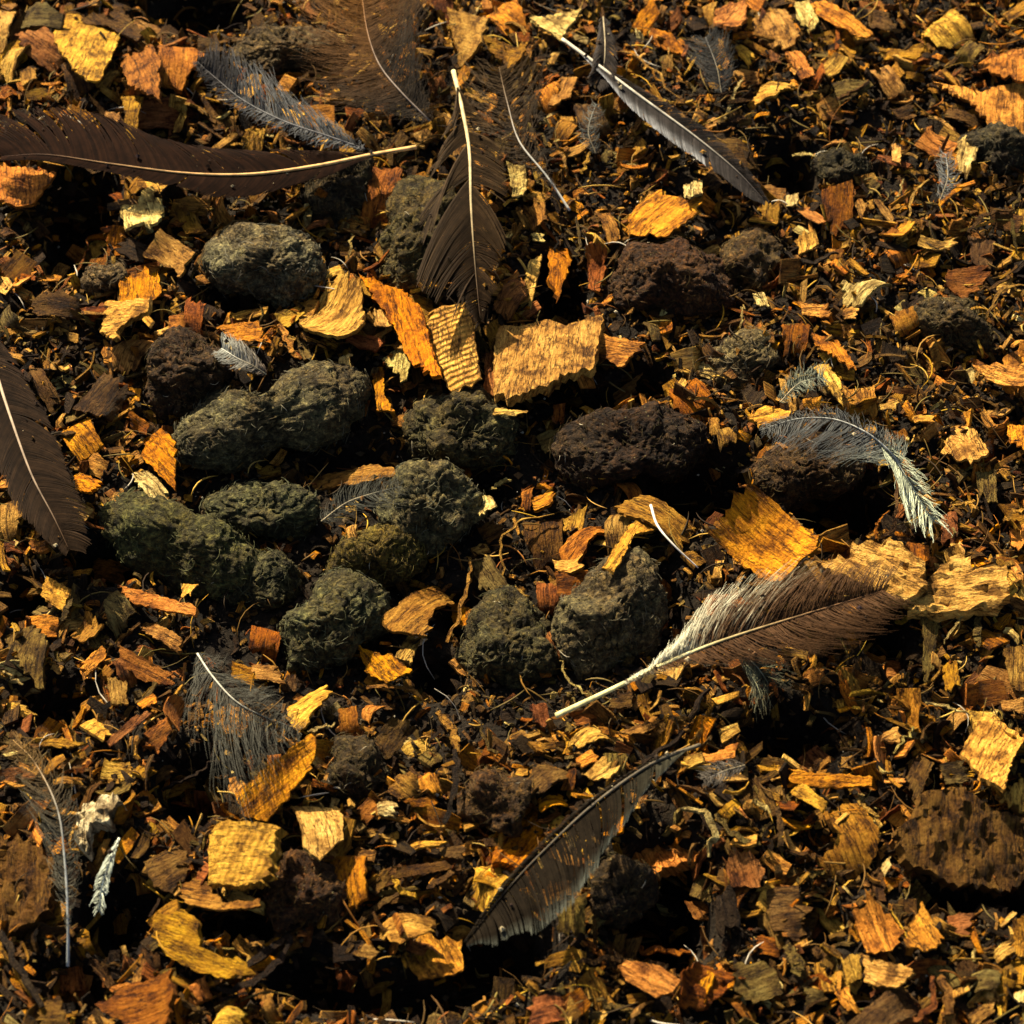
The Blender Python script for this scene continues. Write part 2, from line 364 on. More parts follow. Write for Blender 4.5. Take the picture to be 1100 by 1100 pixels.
# tile, colour, outline, options   (outlines are read in the photo; each piece gets its own depth, tilt and thickness)
CH = [
('A','Y',[(0,20),(35,0),(45,30),(20,95),(0,110)],{}),
('A','R',[(45,90),(140,85),(190,155),(150,205),(75,150)],{}),
('A','Y',[(165,60),(230,45),(345,105),(290,225),(235,215),(170,120)],{'curl':.1,'L':'large golden yellow chip with jagged edges near the top left corner'}),
('A','Y',[(0,160),(60,110),(75,125),(20,220),(0,230)],{'curl':.8}),
('A','A',[(55,205),(100,195),(105,230),(65,245)],{}),
('A','V',[(55,30),(110,5),(165,30),(160,70),(60,75)],{}),
('A','R',[(0,260),(40,250),(45,275),(0,290)],{}),
('A','B',[(250,45),(360,40),(410,90),(400,125),(320,75),(260,70)],{}),
('A','O',[(475,110),(520,95),(610,150),(540,205),(475,190)],{}),
('A','A',[(275,235),(330,190),(345,215),(310,255)],{}),
('A','A',[(360,250),(430,250),(400,360),(375,345)],{}),
('A','R',[(415,290),(600,295),(610,365),(500,375),(410,365)],{'lift':.1}),
('A','A',[(265,280),(310,330),(350,330),(345,360),(290,330)],{}),
('A','R',[(350,150),(440,120),(470,180),(460,270),(380,240)],{'lift':.05}),
('A','O',[(0,490),(80,505),(160,525),(90,600),(50,610),(0,590)],{'L':'bright orange chip at the left edge below the long brown feather'}),
('A','P',[(425,565),(450,555),(455,585),(475,590),(480,625),(440,665),(425,650),(375,670),(362,610),(410,600)],{'rough':.5,'curl':0,'L':'small pale yellow chip shaped like a maple leaf'}),
('A','A',[(440,765),(490,695),(575,750),(540,825),(510,790)],{}),
('A','A',[(510,610),(580,640),(605,690),(550,690)],{}),
('A','O',[(360,830),(460,790),(470,870),(430,900),(350,930)],{}),
('A','Y',[(320,900),(440,890),(430,920),(360,960),(345,1005),(305,975)],{}),
('A','A',[(380,1000),(460,980),(400,1080),(350,1090),(310,1050)],{}),
('A','B',[(100,870),(180,860),(290,910),(250,940),(120,920)],{}),
('A','O',[(640,965),(760,950),(765,1005),(690,1000)],{}),
('A','Y',[(815,935),(880,905),(890,935),(850,965)],{}),
('A','Y',[(890,950),(985,870),(1070,880),(1060,960),(1000,1010),(930,1010)],{'curl':-.7,'L':'golden spoon shaped chip just below right of the blocky grey pellet'}),
('A','R',[(545,880),(600,900),(590,1010),(550,1000)],{}),
('A','O',[(790,440),(840,430),(848,460),(800,470)],{'lift':1.7}),
('A','Y',[(830,320),(900,335),(885,375),(845,360)],{}),
('A','R',[(240,910),(300,905),(320,925),(270,945)],{}),
('A','B',[(560,100),(640,120),(660,150),(600,150)],{}),
('A','B',[(600,290),(680,350),(720,400),(640,390)],{'lift':.05}),
('A','D',[(380,700),(430,720),(420,770),(350,740)],{}),
('A','A',[(200,780),(170,850),(145,830),(170,770)],{}),
('A','A',[(950,630),(1080,640),(1070,690),(980,680)],{'lift':.0}),
('B','O',[(480,0),(560,0),(600,90),(560,110),(470,40)],{}),
('B','P',[(610,55),(680,40),(750,30),(690,110)],{'L':'pale cream squarish chip at the top edge above the slim slate feather','lift':.7,'curl':0}),
('B','O',[(610,250),(690,220),(685,290),(655,320)],{}),
('B','P',[(545,500),(590,500),(590,590),(555,585)],{'lift':.6}),
('B','A',[(800,620),(830,600),(870,690),(840,700)],{}),
('B','O',[(880,650),(980,570),(1060,590),(1100,570),(1080,630),(1010,690),(900,680)],{'lift':.6,'L':'bright orange leaf shaped chip under the tip of the slate feather'}),
('B','P',[(1060,545),(1110,530),(1110,570),(1065,575)],{'lift':.9}),
('B','R',[(140,490),(215,490),(230,620),(180,710),(100,680)],{'curl':.7,'lift':.1,'L':'rust red curled shaving right below the quill of the long brown feather'}),
('B','A',[(30,840),(100,830),(200,860),(300,880),(300,930),(270,1000),(200,960),(160,890),(100,860),(40,900)],{'curl':.3}),
('X','Y',[(450,338),(497,326),(506,352),(513,402),(484,416),(462,375)],{'lift':.6,'curl':.3,'rib':1,'L':'pale ribbed chip with ladder like cross bands in the upper middle'}),
('X','O',[(395,310),(440,322),(452,335),(466,385),(478,412),(440,385),(425,350)],{}),
('X','Y',[(535,372),(540,350),(560,350),(590,345),(605,352),(642,338),(632,392),(600,400),(560,418),(535,418)],{'lift':.7,'curl':.1,'thick':.32,'L':'thick golden orange chip with a pointed upper right corner in the upper middle'}),
('B','Y',[(140,930),(195,930),(195,965),(150,970)],{}),
('X','P',[(412,385),(428,372),(440,382),(436,405),(425,400)],{}),
('X','P',[(365,378),(376,378),(374,392),(364,390)],{'lift':1.2}),
('B','Y',[(600,780),(635,760),(600,930),(565,920)],{'nrm':(-.3,-.2,.9)}),
('B','O',[(660,680),(720,670),(730,750),(700,840),(670,800)],{'curl':.7}),
('B','P',[(610,690),(645,690),(645,708),(612,708)],{}),
('X','O',[(637,360),(690,368),(668,395),(645,380)],{'lift':.5}),
('B','R',[(770,730),(830,740),(810,860),(780,850)],{}),
('B','A',[(350,30),(480,60),(470,130),(400,190),(350,90)],{'lift':.0}),
('B','A',[(590,620),(640,600),(650,650),(610,680)],{}),
('B','A',[(490,120),(560,140),(600,130),(560,200),(500,190)],{'lift':0}),
('B','B',[(730,300),(800,310),(840,380),(790,400),(750,360)],{}),
('B','A',[(690,230),(740,230),(720,280),(660,310)],{}),
('B','R',[(490,900),(560,800),(590,870),(540,930)],{}),
('C','P',[(425,5),(460,0),(490,60),(460,90),(430,50)],{}),
('C','O',[(465,0),(520,0),(640,80),(600,95),(500,50)],{'curl':.5,'L':'long orange shaving pointing down right at the top edge'}),
('C','Y',[(800,50),(870,15),(930,60),(930,95),(840,120),(800,90)],{}),
('C','V',[(900,160),(935,115),(975,140),(930,210)],{}),
('C','O',[(850,230),(980,270),(1060,250),(1110,260),(1110,385),(1000,350),(930,290)],{'lift':.5,'curl':.15,'L':'large smooth orange chip at the right edge near the top'}),
('C','A',[(650,200),(700,190),(760,270),(700,280)],{}),
('C','O',[(195,30),(270,20),(275,60),(230,105),(190,70)],{}),
('C','O',[(0,85),(60,100),(110,160),(60,150),(0,120)],{}),
('C','Y',[(250,110),(300,160),(290,185),(250,140)],{}),
('C','O',[(400,160),(440,150),(480,220),(440,230)],{}),
('C','Y',[(300,285),(340,245),(420,230),(370,270),(310,300)],{'curl':.8}),
('C','B',[(390,420),(440,370),(530,420),(470,450)],{}),
('C','P',[(905,420),(960,365),(985,375),(960,440),(930,490),(905,470)],{'lift':.6,'L':'pale cream leaf shaped chip below the large orange chip at right'}),
('C','Y',[(710,420),(735,435),(735,480),(710,470)],{}),
('C','R',[(510,560),(590,540),(590,640),(540,690),(515,640)],{}),
('C','Y',[(430,710),(480,685),(490,720),(440,760)],{}),
('C','P',[(570,830),(600,840),(690,800),(700,815),(620,880),(575,870)],{'lift':.6,'L':'pale yellow bow tie shaped chip amid fine brown litter upper right'}),
('C','R',[(880,800),(970,790),(980,830),(930,880),(870,850)],{}),
('C','O',[(440,900),(520,900),(525,940),(450,930)],{}),
('C','A',[(700,920),(770,905),(785,950),(730,990)],{}),
('C','O',[(480,985),(550,1000),(600,1080),(560,1060),(490,1020)],{}),
('C','R',[(390,960),(470,950),(450,1040),(400,1040)],{}),
('C','P',[(300,870),(330,860),(345,900),(310,895)],{}),
('C','P',[(400,580),(435,575),(430,610),(400,605)],{}),
('C','Y',[(800,705),(900,715),(880,735),(790,735)],{}),
('C','O',[(1040,1060),(1085,1030),(1090,1080),(1050,1100)],{}),
('C','O',[(960,190),(1040,130),(1100,140),(1100,215),(1030,215)],{'curl':.5}),
('C','A',[(300,30),(390,20),(430,100),(380,130),(300,110)],{'lift':.1}),
('C','B',[(700,330),(760,310),(775,345),(720,355)],{}),
('C','Y',[(325,410),(380,405),(370,435),(330,430)],{}),
('C','B',[(180,400),(290,420),(340,480),(280,500),(200,450)],{'lift':.1}),
('C','A',[(1040,40),(1100,0),(1110,30),(1060,60)],{}),
('C','A',[(150,20),(185,0),(180,60),(160,60)],{}),
('C','B',[(620,20),(700,40),(720,90),(650,80)],{}),
('C','A',[(560,130),(600,150),(590,190),(550,170)],{}),
('C','V',[(540,240),(640,235),(640,265),(560,300)],{}),
('C','A',[(690,140),(760,150),(800,130),(780,170),(700,170)],{}),
('C','B',[(880,310),(980,350),(960,370),(870,340)],{}),
('C','A',[(520,650),(600,650),(640,690),(560,705)],{'lift':.1}),
('C','A',[(600,600),(640,600),(620,650)],{}),
('C','Y',[(560,910),(610,905),(600,935),(565,935)],{}),
('C','B',[(940,700),(1010,720),(1000,790),(950,770)],{}),
('C','Y',[(1080,620),(1110,620),(1110,680),(1085,670)],{}),
('C','A',[(330,600),(380,600),(370,650),(330,660)],{}),
('D','A',[(0,520),(60,500),(75,530),(20,640),(0,640)],{}),
('D','O',[(175,320),(190,275),(260,270),(290,330),(225,375)],{'L':'glowing orange red chip right of the rounded feather at left'}),
('D','B',[(225,240),(310,140),(385,190),(330,270)],{}),
('D','O',[(430,330),(470,305),(515,345),(495,460),(420,380)],{'curl':.4}),
('D','P',[(390,430),(410,400),(490,480),(460,510),(410,470)],{'L':'pale yellow chip standing left of the twin lobed grey pellet'}),
('D','A',[(300,510),(360,480),(375,500),(350,530)],{}),
('D','O',[(220,430),(295,460),(270,490),(225,480)],{}),
('D','O',[(0,740),(90,710),(130,690),(145,740),(90,800),(30,790)],{}),
('D','Y',[(140,745),(205,780),(180,835),(130,800)],{}),
('D','V',[(310,800),(345,765),(395,840),(345,900),(315,870)],{}),
('D','O',[(345,760),(440,790),(565,825),(560,850),(400,820)],{'lift':.5,'L':'long narrow orange chip below the long mossy pellet'}),
('D','A',[(410,860),(520,905),(510,945),(410,890)],{}),
('D','A',[(215,920),(260,855),(305,885),(250,940)],{}),
('D','O',[(240,1000),(300,950),(315,975),(255,1030)],{}),
('D','R',[(360,950),(490,1020),(500,1060),(430,1050),(360,1000)],{}),
('D','O',[(0,360),(15,350),(15,390),(0,395)],{}),
('D','O',[(0,455),(50,450),(50,475),(0,475)],{}),
('D','O',[(385,190),(415,190),(410,230),(390,225)],{}),
('D','B',[(80,100),(120,120),(175,210),(150,240),(100,180)],{}),
('D','V',[(20,920),(90,870),(135,930),(110,1040),(60,1000)],{'curl':.5}),
('D','R',[(750,880),(830,900),(810,1000),(740,950)],{}),
('D','A',[(740,1000),(820,1010),(830,1050),(760,1040)],{}),
('D','Y',[(540,760),(580,755),(560,795),(535,790)],{'lift':.9}),
('D','A',[(920,440),(1100,415),(1150,420),(1150,440),(1000,470),(920,490)],{'lift':.4,'L':'rough narrow amber splinter chip in the shadow of the twin lobed pellet'}),
('D','Y',[(1020,590),(1050,590),(1050,620),(1025,620)],{'lift':1.0}),
('D','R',[(270,680),(360,700),(370,760),(280,740)],{}),
('D','R',[(380,250),(440,290),(430,320),(390,300)],{}),
('D','R',[(90,640),(140,640),(140,670),(100,665)],{}),
('E','V',[(625,330),(690,305),(710,350),(650,375)],{}),
('E','P',[(440,520),(490,510),(505,540),(460,565),(440,545)],{'lift':.7,'L':'tiny pale star shaped chip right of the round grey green pellet'}),
('E','R',[(580,480),(615,450),(600,530),(575,530)],{}),
('E','O',[(610,510),(670,485),(670,520),(620,545)],{}),
('E','B',[(585,570),(690,560),(695,680),(620,690),(590,620)],{'curl':.8,'L':'brown tightly curled chip right of centre below the dark lumpy pellet'}),
('E','A',[(700,570),(770,540),(750,610),(705,600)],{}),
('E','O',[(695,650),(800,560),(820,580),(750,670),(700,680)],{}),
('E','Y',[(830,690),(900,590),(970,560),(975,590),(910,620),(860,710)],{'lift':.9,'curl':.4,'thick':.1,'L':'slender golden shaving arching over the leaning charcoal pellet'}),
('E','A',[(830,530),(870,525),(900,570),(870,640),(820,660)],{}),
('E','A',[(870,520),(940,490),(1080,580),(1060,640),(1000,600),(910,560)],{'curl':.5}),
('E','Y',[(675,700),(755,685),(760,715),(690,725)],{'lift':.8}),
('E','R',[(690,725),(790,725),(800,770),(740,830),(700,790)],{}),
('E','R',[(620,760),(680,770),(690,850),(640,860),(625,820)],{}),
('E','A',[(250,800),(340,740),(375,800),(320,830),(300,900),(200,870),(180,840)],{}),
('E','O',[(370,820),(430,840),(420,890),(380,880)],{}),
('E','Y',[(205,970),(250,910),(275,925),(250,990)],{}),
('E','O',[(110,970),(200,980),(260,1040),(180,1055),(120,1020)],{}),
('E','V',[(430,700),(480,680),(530,760),(460,780)],{}),
('E','R',[(600,900),(670,890),(690,950),(640,980)],{}),
('E','R',[(670,240),(705,230),(700,280),(680,280)],{}),
('E','Y',[(445,235),(590,250),(560,262),(480,258)],{'lift':.9}),
('E','B',[(850,200),(930,140),(900,210),(860,240)],{}),
('E','A',[(190,270),(250,255),(235,295),(200,295)],{}),
('E','O',[(140,140),(170,120),(170,200),(200,250),(150,240)],{}),
('E','B',[(450,600),(500,570),(520,610),(480,640)],{}),
('E','R',[(470,90),(510,60),(500,190),(470,190)],{}),
('F','O',[(300,530),(350,530),(490,635),(490,680),(440,715),(400,760),(350,755),(200,645),(230,620)],{'lift':1.0,'curl':-.8,'thick':.1,'nrm':(-.35,-.1,1),'L':'bright orange chip with a rolled upper right rim above the tawny plume'}),
('F','Y',[(480,110),(510,100),(555,160),(560,210),(520,180)],{'curl':.6}),
('F','A',[(560,180),(650,150),(660,240),(590,240),(560,215)],{}),
('F','Y',[(285,270),(330,240),(405,250),(400,265),(320,290)],{}),
('F','Y',[(500,690),(590,680),(600,645),(700,640),(790,690),(800,760),(740,800),(560,730)],{'lift':.8,'rough':2,'thick':.4,'nrm':(-.15,.1,1),'curl':0,'L':'rough crumbly amber slab beside the brown tip of the tawny plume'}),
('F','Y',[(770,780),(840,735),(900,685),(940,685),(940,715),(1035,712),(1045,790),(1000,820),(890,830),(770,840)],{'lift':.8,'rough':2,'thick':.4,'nrm':(-.1,.1,1),'curl':0,'L':'rough crumbly amber slab reaching right from the plume tip'}),
('F','Y',[(860,370),(900,290),(950,300),(990,370),(940,400)],{}),
('F','O',[(1060,610),(1105,590),(1105,655),(1065,650)],{}),
('F','V',[(960,440),(1015,430),(1020,520),(970,510)],{}),
('F','O',[(1050,290),(1105,300),(1105,360),(1060,340)],{}),
('F','R',[(860,560),(905,545),(900,630),(865,620)],{}),
('F','O',[(960,130),(1020,110),(1105,120),(1105,190),(1000,160)],{}),
('F','O',[(750,210),(780,260),(760,270),(740,240)],{}),
('F','Y',[(670,235),(725,220),(715,240),(670,245)],{}),
('F','R',[(60,170),(130,145),(180,220),(130,270),(70,240)],{}),
('F','A',[(190,300),(230,285),(250,330),(210,345)],{}),
('F','O',[(450,210),(500,210),(495,250),(455,245)],{'lift':.9}),
('F','A',[(240,400),(300,390),(300,430),(260,440)],{}),
('F','A',[(1040,960),(1105,950),(1105,1080),(1060,1050)],{}),
('F','O',[(440,1020),(520,1010),(535,1040),(480,1060)],{}),
('F','A',[(550,1000),(610,1050),(620,1090),(590,1090)],{}),
('F','R',[(620,1000),(730,985),(720,1050),(640,1040)],{}),
('F','P',[(1045,880),(1085,910),(1080,925),(1045,900)],{}),
('F','V',[(800,860),(845,890),(830,1010),(810,1040),(805,940)],{}),
('F','R',[(150,800),(240,790),(230,830),(160,850)],{}),
('F','R',[(760,640),(820,630),(820,690),(790,700)],{}),
('F','Y',[(765,265),(830,262),(830,280),(780,285)],{}),
('F','A',[(980,240),(1020,300),(1000,310),(975,270)],{}),
('F','R',[(20,740),(60,720),(70,790),(30,800)],{}),
('F','A',[(860,1010),(900,990),(910,1060),(870,1070)],{}),
('G','Y',[(850,165),(950,90),(970,120),(900,215),(870,225)],{}),
('G','R',[(1000,170),(1050,160),(1060,240),(1010,250)],{}),
('G','O',[(705,415),(905,250),(920,300),(890,370),(790,490),(720,470)],{'lift':.7,'curl':.15,'L':'long orange chip leaning up right beneath the spidery black down'}),
('G','Y',[(615,530),(640,510),(790,510),(795,560),(765,670),(690,680),(615,675)],{'lift':.8,'curl':.3,'thick':.3,'rib':1,'L':'blocky golden chip with a pale ribbed stripe lower left'}),
('G','Y',[(875,425),(1005,450),(1010,545),(950,585),(905,560)],{'lift':.7,'curl':.6,'L':'golden half rolled chip right of the blocky ribbed chip lower left'}),
('G','O',[(965,640),(990,600),(1070,605),(1075,700),(1040,740),(1000,700)],{'curl':.5}),
('G','B',[(430,615),(530,565),(560,640),(510,700),(460,690)],{}),
('G','A',[(545,700),(610,680),(660,740),(760,745),(770,765),(650,760),(560,750)],{}),
('G','Y',[(640,685),(680,700),(770,735),(765,760),(680,745)],{}),
('G','A',[(465,790),(540,770),(580,800),(590,870),(640,900),(700,905),(735,945),(640,955),(540,920),(480,870)],{'lift':.5,'curl':-.2,'L':'amber boot shaped chip near the bottom left'}),
('G','O',[(725,910),(815,895),(800,925),(740,935)],{}),
('G','O',[(540,975),(600,955),(615,1000),(560,1030)],{}),
('G','Y',[(620,1080),(650,1045),(720,1055),(710,1085),(690,1105),(630,1105)],{'lift':.6}),
('G','R',[(330,1060),(390,990),(500,950),(530,1010),(490,1105),(400,1105)],{}),
('G','B',[(270,930),(310,920),(375,1000),(350,1030)],{}),
('G','V',[(600,400),(625,405),(650,440),(625,440)],{}),
('G','R',[(320,260),(400,190),(450,180),(380,240),(330,275)],{}),
('G','R',[(430,240),(500,190),(510,220),(470,290)],{}),
('G','O',[(405,150),(450,125),(460,150),(420,165)],{}),
('G','R',[(245,215),(300,240),(305,265),(260,240)],{}),
('G','A',[(100,275),(150,255),(240,260),(180,285)],{}),
('G','Y',[(0,150),(70,155),(60,185),(0,190)],{}),
('G','R',[(0,350),(60,340),(100,370),(20,385)],{}),
('G','A',[(320,80),(370,85),(375,150),(330,150)],{}),
('G','Y',[(220,65),(245,70),(250,110),(225,100)],{}),
('G','R',[(180,940),(240,930),(250,1000),(180,995)],{}),
('G','A',[(160,370),(250,372),(240,388),(160,388)],{}),
('G','A',[(590,190),(680,170),(660,230),(600,220)],{'lift':.1}),
('G','A',[(690,40),(800,60),(830,80),(760,100),(690,80)],{'lift':.1}),
('G','B',[(100,1040),(170,1020),(190,1100),(120,1100)],{}),
('H','B',[(125,290),(200,190),(260,235),(190,310),(150,320)],{'L':'brown split stick chip with dark grain stripes left of the bottom centre'}),
('H','A',[(170,400),(210,360),(265,365),(260,410),(215,430)],{'lift':.6}),
('H','O',[(270,350),(320,360),(325,400),(280,405)],{}),
('H','P',[(150,440),(205,445),(200,480),(155,480)],{'lift':.6}),
('H','R',[(90,470),(140,420),(150,470),(120,510)],{}),
('H','R',[(235,440),(320,425),(320,450),(250,460)],{}),
('H','O',[(490,560),(550,480),(620,455),(640,510),(630,560),(560,640),(500,620)],{'lift':.2,'rough':2,'thick':.4,'L':'rough orange slab half under the long charcoal feather at the bottom'}),
('H','Y',[(410,720),(450,640),(510,620),(545,640),(460,750)],{'lift':.2,'rough':2}),
('H','Y',[(145,790),(290,770),(295,800),(220,860),(150,830)],{'lift':.6}),
('H','O',[(210,845),(300,830),(330,860),(395,860),(400,940),(330,960),(280,970)],{'lift':.7,'L':'bright orange chip with torn edges at the tip of the long charcoal feather'}),
('H','Y',[(340,790),(430,775),(430,810),(400,855),(370,855)],{'lift':.6}),
('H','A',[(75,890),(130,865),(155,885),(130,905)],{}),
('H','A',[(130,1000),(180,955),(195,975),(140,1015)],{}),
('H','O',[(870,930),(890,915),(980,930),(1040,970),(1020,1000),(970,1015),(890,970)],{'lift':.7,'curl':.1,'jag':.3,'L':'smooth oval orange chip at the bottom right of centre'}),
('H','R',[(620,1020),(720,1020),(720,1080),(600,1105)],{}),
('H','Y',[(720,250),(790,210),(840,245),(760,270)],{'lift':.5}),
('H','R',[(720,180),(790,165),(800,205),(740,215)],{}),
('H','Y',[(765,360),(820,320),(855,350),(830,375),(780,375)],{'lift':.6}),
('H','O',[(745,310),(790,290),(800,320),(760,340)],{}),
('H','B',[(590,370),(640,330),(720,320),(720,360),(650,390)],{}),
('H','R',[(720,350),(740,340),(730,410),(700,400)],{}),
('H','O',[(630,430),(700,415),(700,450),(640,460)],{}),
('H','V',[(710,740),(760,715),(760,830),(690,830),(680,810)],{}),
('H','O',[(850,560),(880,530),(960,550),(1000,580),(1100,580),(1090,620),(990,640),(940,700),(900,640)],{'rough':2.4,'thick':.45,'lift':.5,'L':'rough glowing orange chunk beside the pale edge of the charcoal feather'}),
('H','V',[(780,760),(830,720),(860,770),(800,810)],{}),
('H','B',[(870,130),(905,110),(900,160),(830,160)],{}),
('H','O',[(990,235),(1090,200),(1050,240),(1000,250)],{}),
('H','R',[(600,160),(650,155),(660,210),(620,205)],{}),
('H','B',[(330,580),(400,575),(405,610),(345,605)],{}),
('H','Y',[(215,575),(350,548),(330,570),(250,585)],{}),
('H','B',[(200,640),(340,620),(380,640),(220,670)],{}),
('H','B',[(130,690),(180,640),(180,680),(150,720)],{}),
('H','O',[(105,180),(140,140),(165,160),(120,195)],{}),
('H','A',[(860,245),(930,210),(1000,205),(940,240)],{}),
('I','O',[(415,350),(500,360),(640,368),(640,395),(500,400),(420,385)],{'lift':.6,'curl':0,'nrm':(0,-.1,1),'L':'straight flat orange strip above the large curled chip at lower right'}),
('I','Y',[(395,395),(450,395),(505,430),(490,460),(430,430)],{}),
('I','A',[(500,440),(560,415),(620,450),(665,530),(660,590),(610,640),(540,640),(500,620),(555,540)],{'lift':.6,'curl':.8,'L':'large curled amber chip with dark striped lower end at lower right'}),
('I','Y',[(920,300),(985,190),(1095,255),(1060,320),(1035,395),(990,370)],{'lift':.7,'curl':.1,'L':'large pale golden kite shaped chip near the right edge'}),
('I','V',[(855,335),(925,320),(935,380),(870,390)],{}),
('I','B',[(755,370),(790,300),(830,330),(790,425)],{}),
('I','Y',[(1035,430),(1105,360),(1105,460)],{}),
('I','R',[(215,610),(290,590),(330,640),(320,690),(240,690)],{}),
('I','B',[(280,710),(430,695),(460,760),(440,850),(330,800)],{'rough':1.6}),
('I','Y',[(470,740),(500,730),(610,830),(605,870),(560,860),(500,790)],{'lift':.5}),
('I','O',[(600,780),(660,750),(740,820),(710,885),(640,890)],{'lift':.5}),
('I','O',[(750,850),(800,770),(860,850),(820,880),(770,880)],{}),
('I','V',[(240,930),(320,920),(360,950),(380,1010),(300,1035),(250,990)],{'lift':.5}),
('I','R',[(310,840),(360,845),(380,900),(320,890)],{}),
('I','R',[(80,960),(140,920),(230,960),(220,1000),(150,1050),(90,1040)],{'rough':2,'lift':.5}),
('I','O',[(95,965),(135,930),(180,950),(150,1020),(100,1020)],{'rough':2,'lift':.7}),
('I','V',[(450,990),(500,1000),(530,1040),(460,1040)],{}),
('I','O',[(530,990),(580,1000),(610,1060),(570,1050)],{}),
('I','B',[(620,1060),(720,990),(790,960),(820,1040),(760,1080),(640,1105)],{'rough':1.5}),
('I','Y',[(640,910),(740,930),(780,960),(720,990),(640,980)],{}),
('I','Y',[(1005,890),(1050,850),(1065,880),(1020,915)],{}),
('I','V',[(950,950),(1030,935),(1020,990),(960,1000)],{}),
('I','O',[(850,1040),(890,1060),(900,1105),(870,1105)],{}),
('I','P',[(1070,1010),(1105,1000),(1105,1035),(1075,1030)],{}),
('I','O',[(115,300),(180,300),(250,270),(240,310),(160,325)],{}),
('I','Y',[(670,250),(725,225),(725,265),(680,265)],{}),
('I','V',[(470,300),(520,275),(535,320),(490,330)],{}),
('I','P',[(675,640),(700,600),(705,630),(685,660)],{}),
('I','P',[(900,700),(930,685),(925,705),(905,715)],{}),
('I','R',[(870,780),(940,770),(930,840),(880,820)],{}),
('I','A',[(1070,800),(1105,790),(1105,900),(1075,880)],{}),
('I','A',[(1030,150),(1105,140),(1105,180),(1040,170)],{}),
('I','R',[(100,740),(160,740),(180,790),(130,790)],{}),
('I','D',[(190,740),(240,690),(260,800),(200,820)],{}),
('I','A',[(560,900),(610,900),(620,960),(580,980)],{}),
('I','R',[(700,1050),(790,1040),(810,1100),(720,1100)],{}),
('I','A',[(940,1070),(1000,1030),(1010,1060),(960,1100)],{}),
('X','A',[(0,50),(22,38),(28,60),(0,82)],{}),
('X','B',[(62,60),(88,52),(100,80),(74,92)],{}),
]
BARK = [('I','B',[(750,520),(800,490),(820,420),(930,410),(1000,470),(1060,480),(1105,500),(1105,640),(1050,690),(960,680),(870,660),(770,600)],{'rough':2.0,'jag':1.6,'thick':.6,'lift':.7,'curl':.2,'nrm':(.1,-.25,1),'L':'large dark brown ridged slab of bark at the right edge'}),
        ('G','B',[(0,570),(90,560),(150,620),(140,760),(80,790),(0,820)],{'rough':2.6,'thick':.6,'lift':.5,'curl':.1,'L':'crumbly brown chunk of bark at the left edge under blurred down'})]
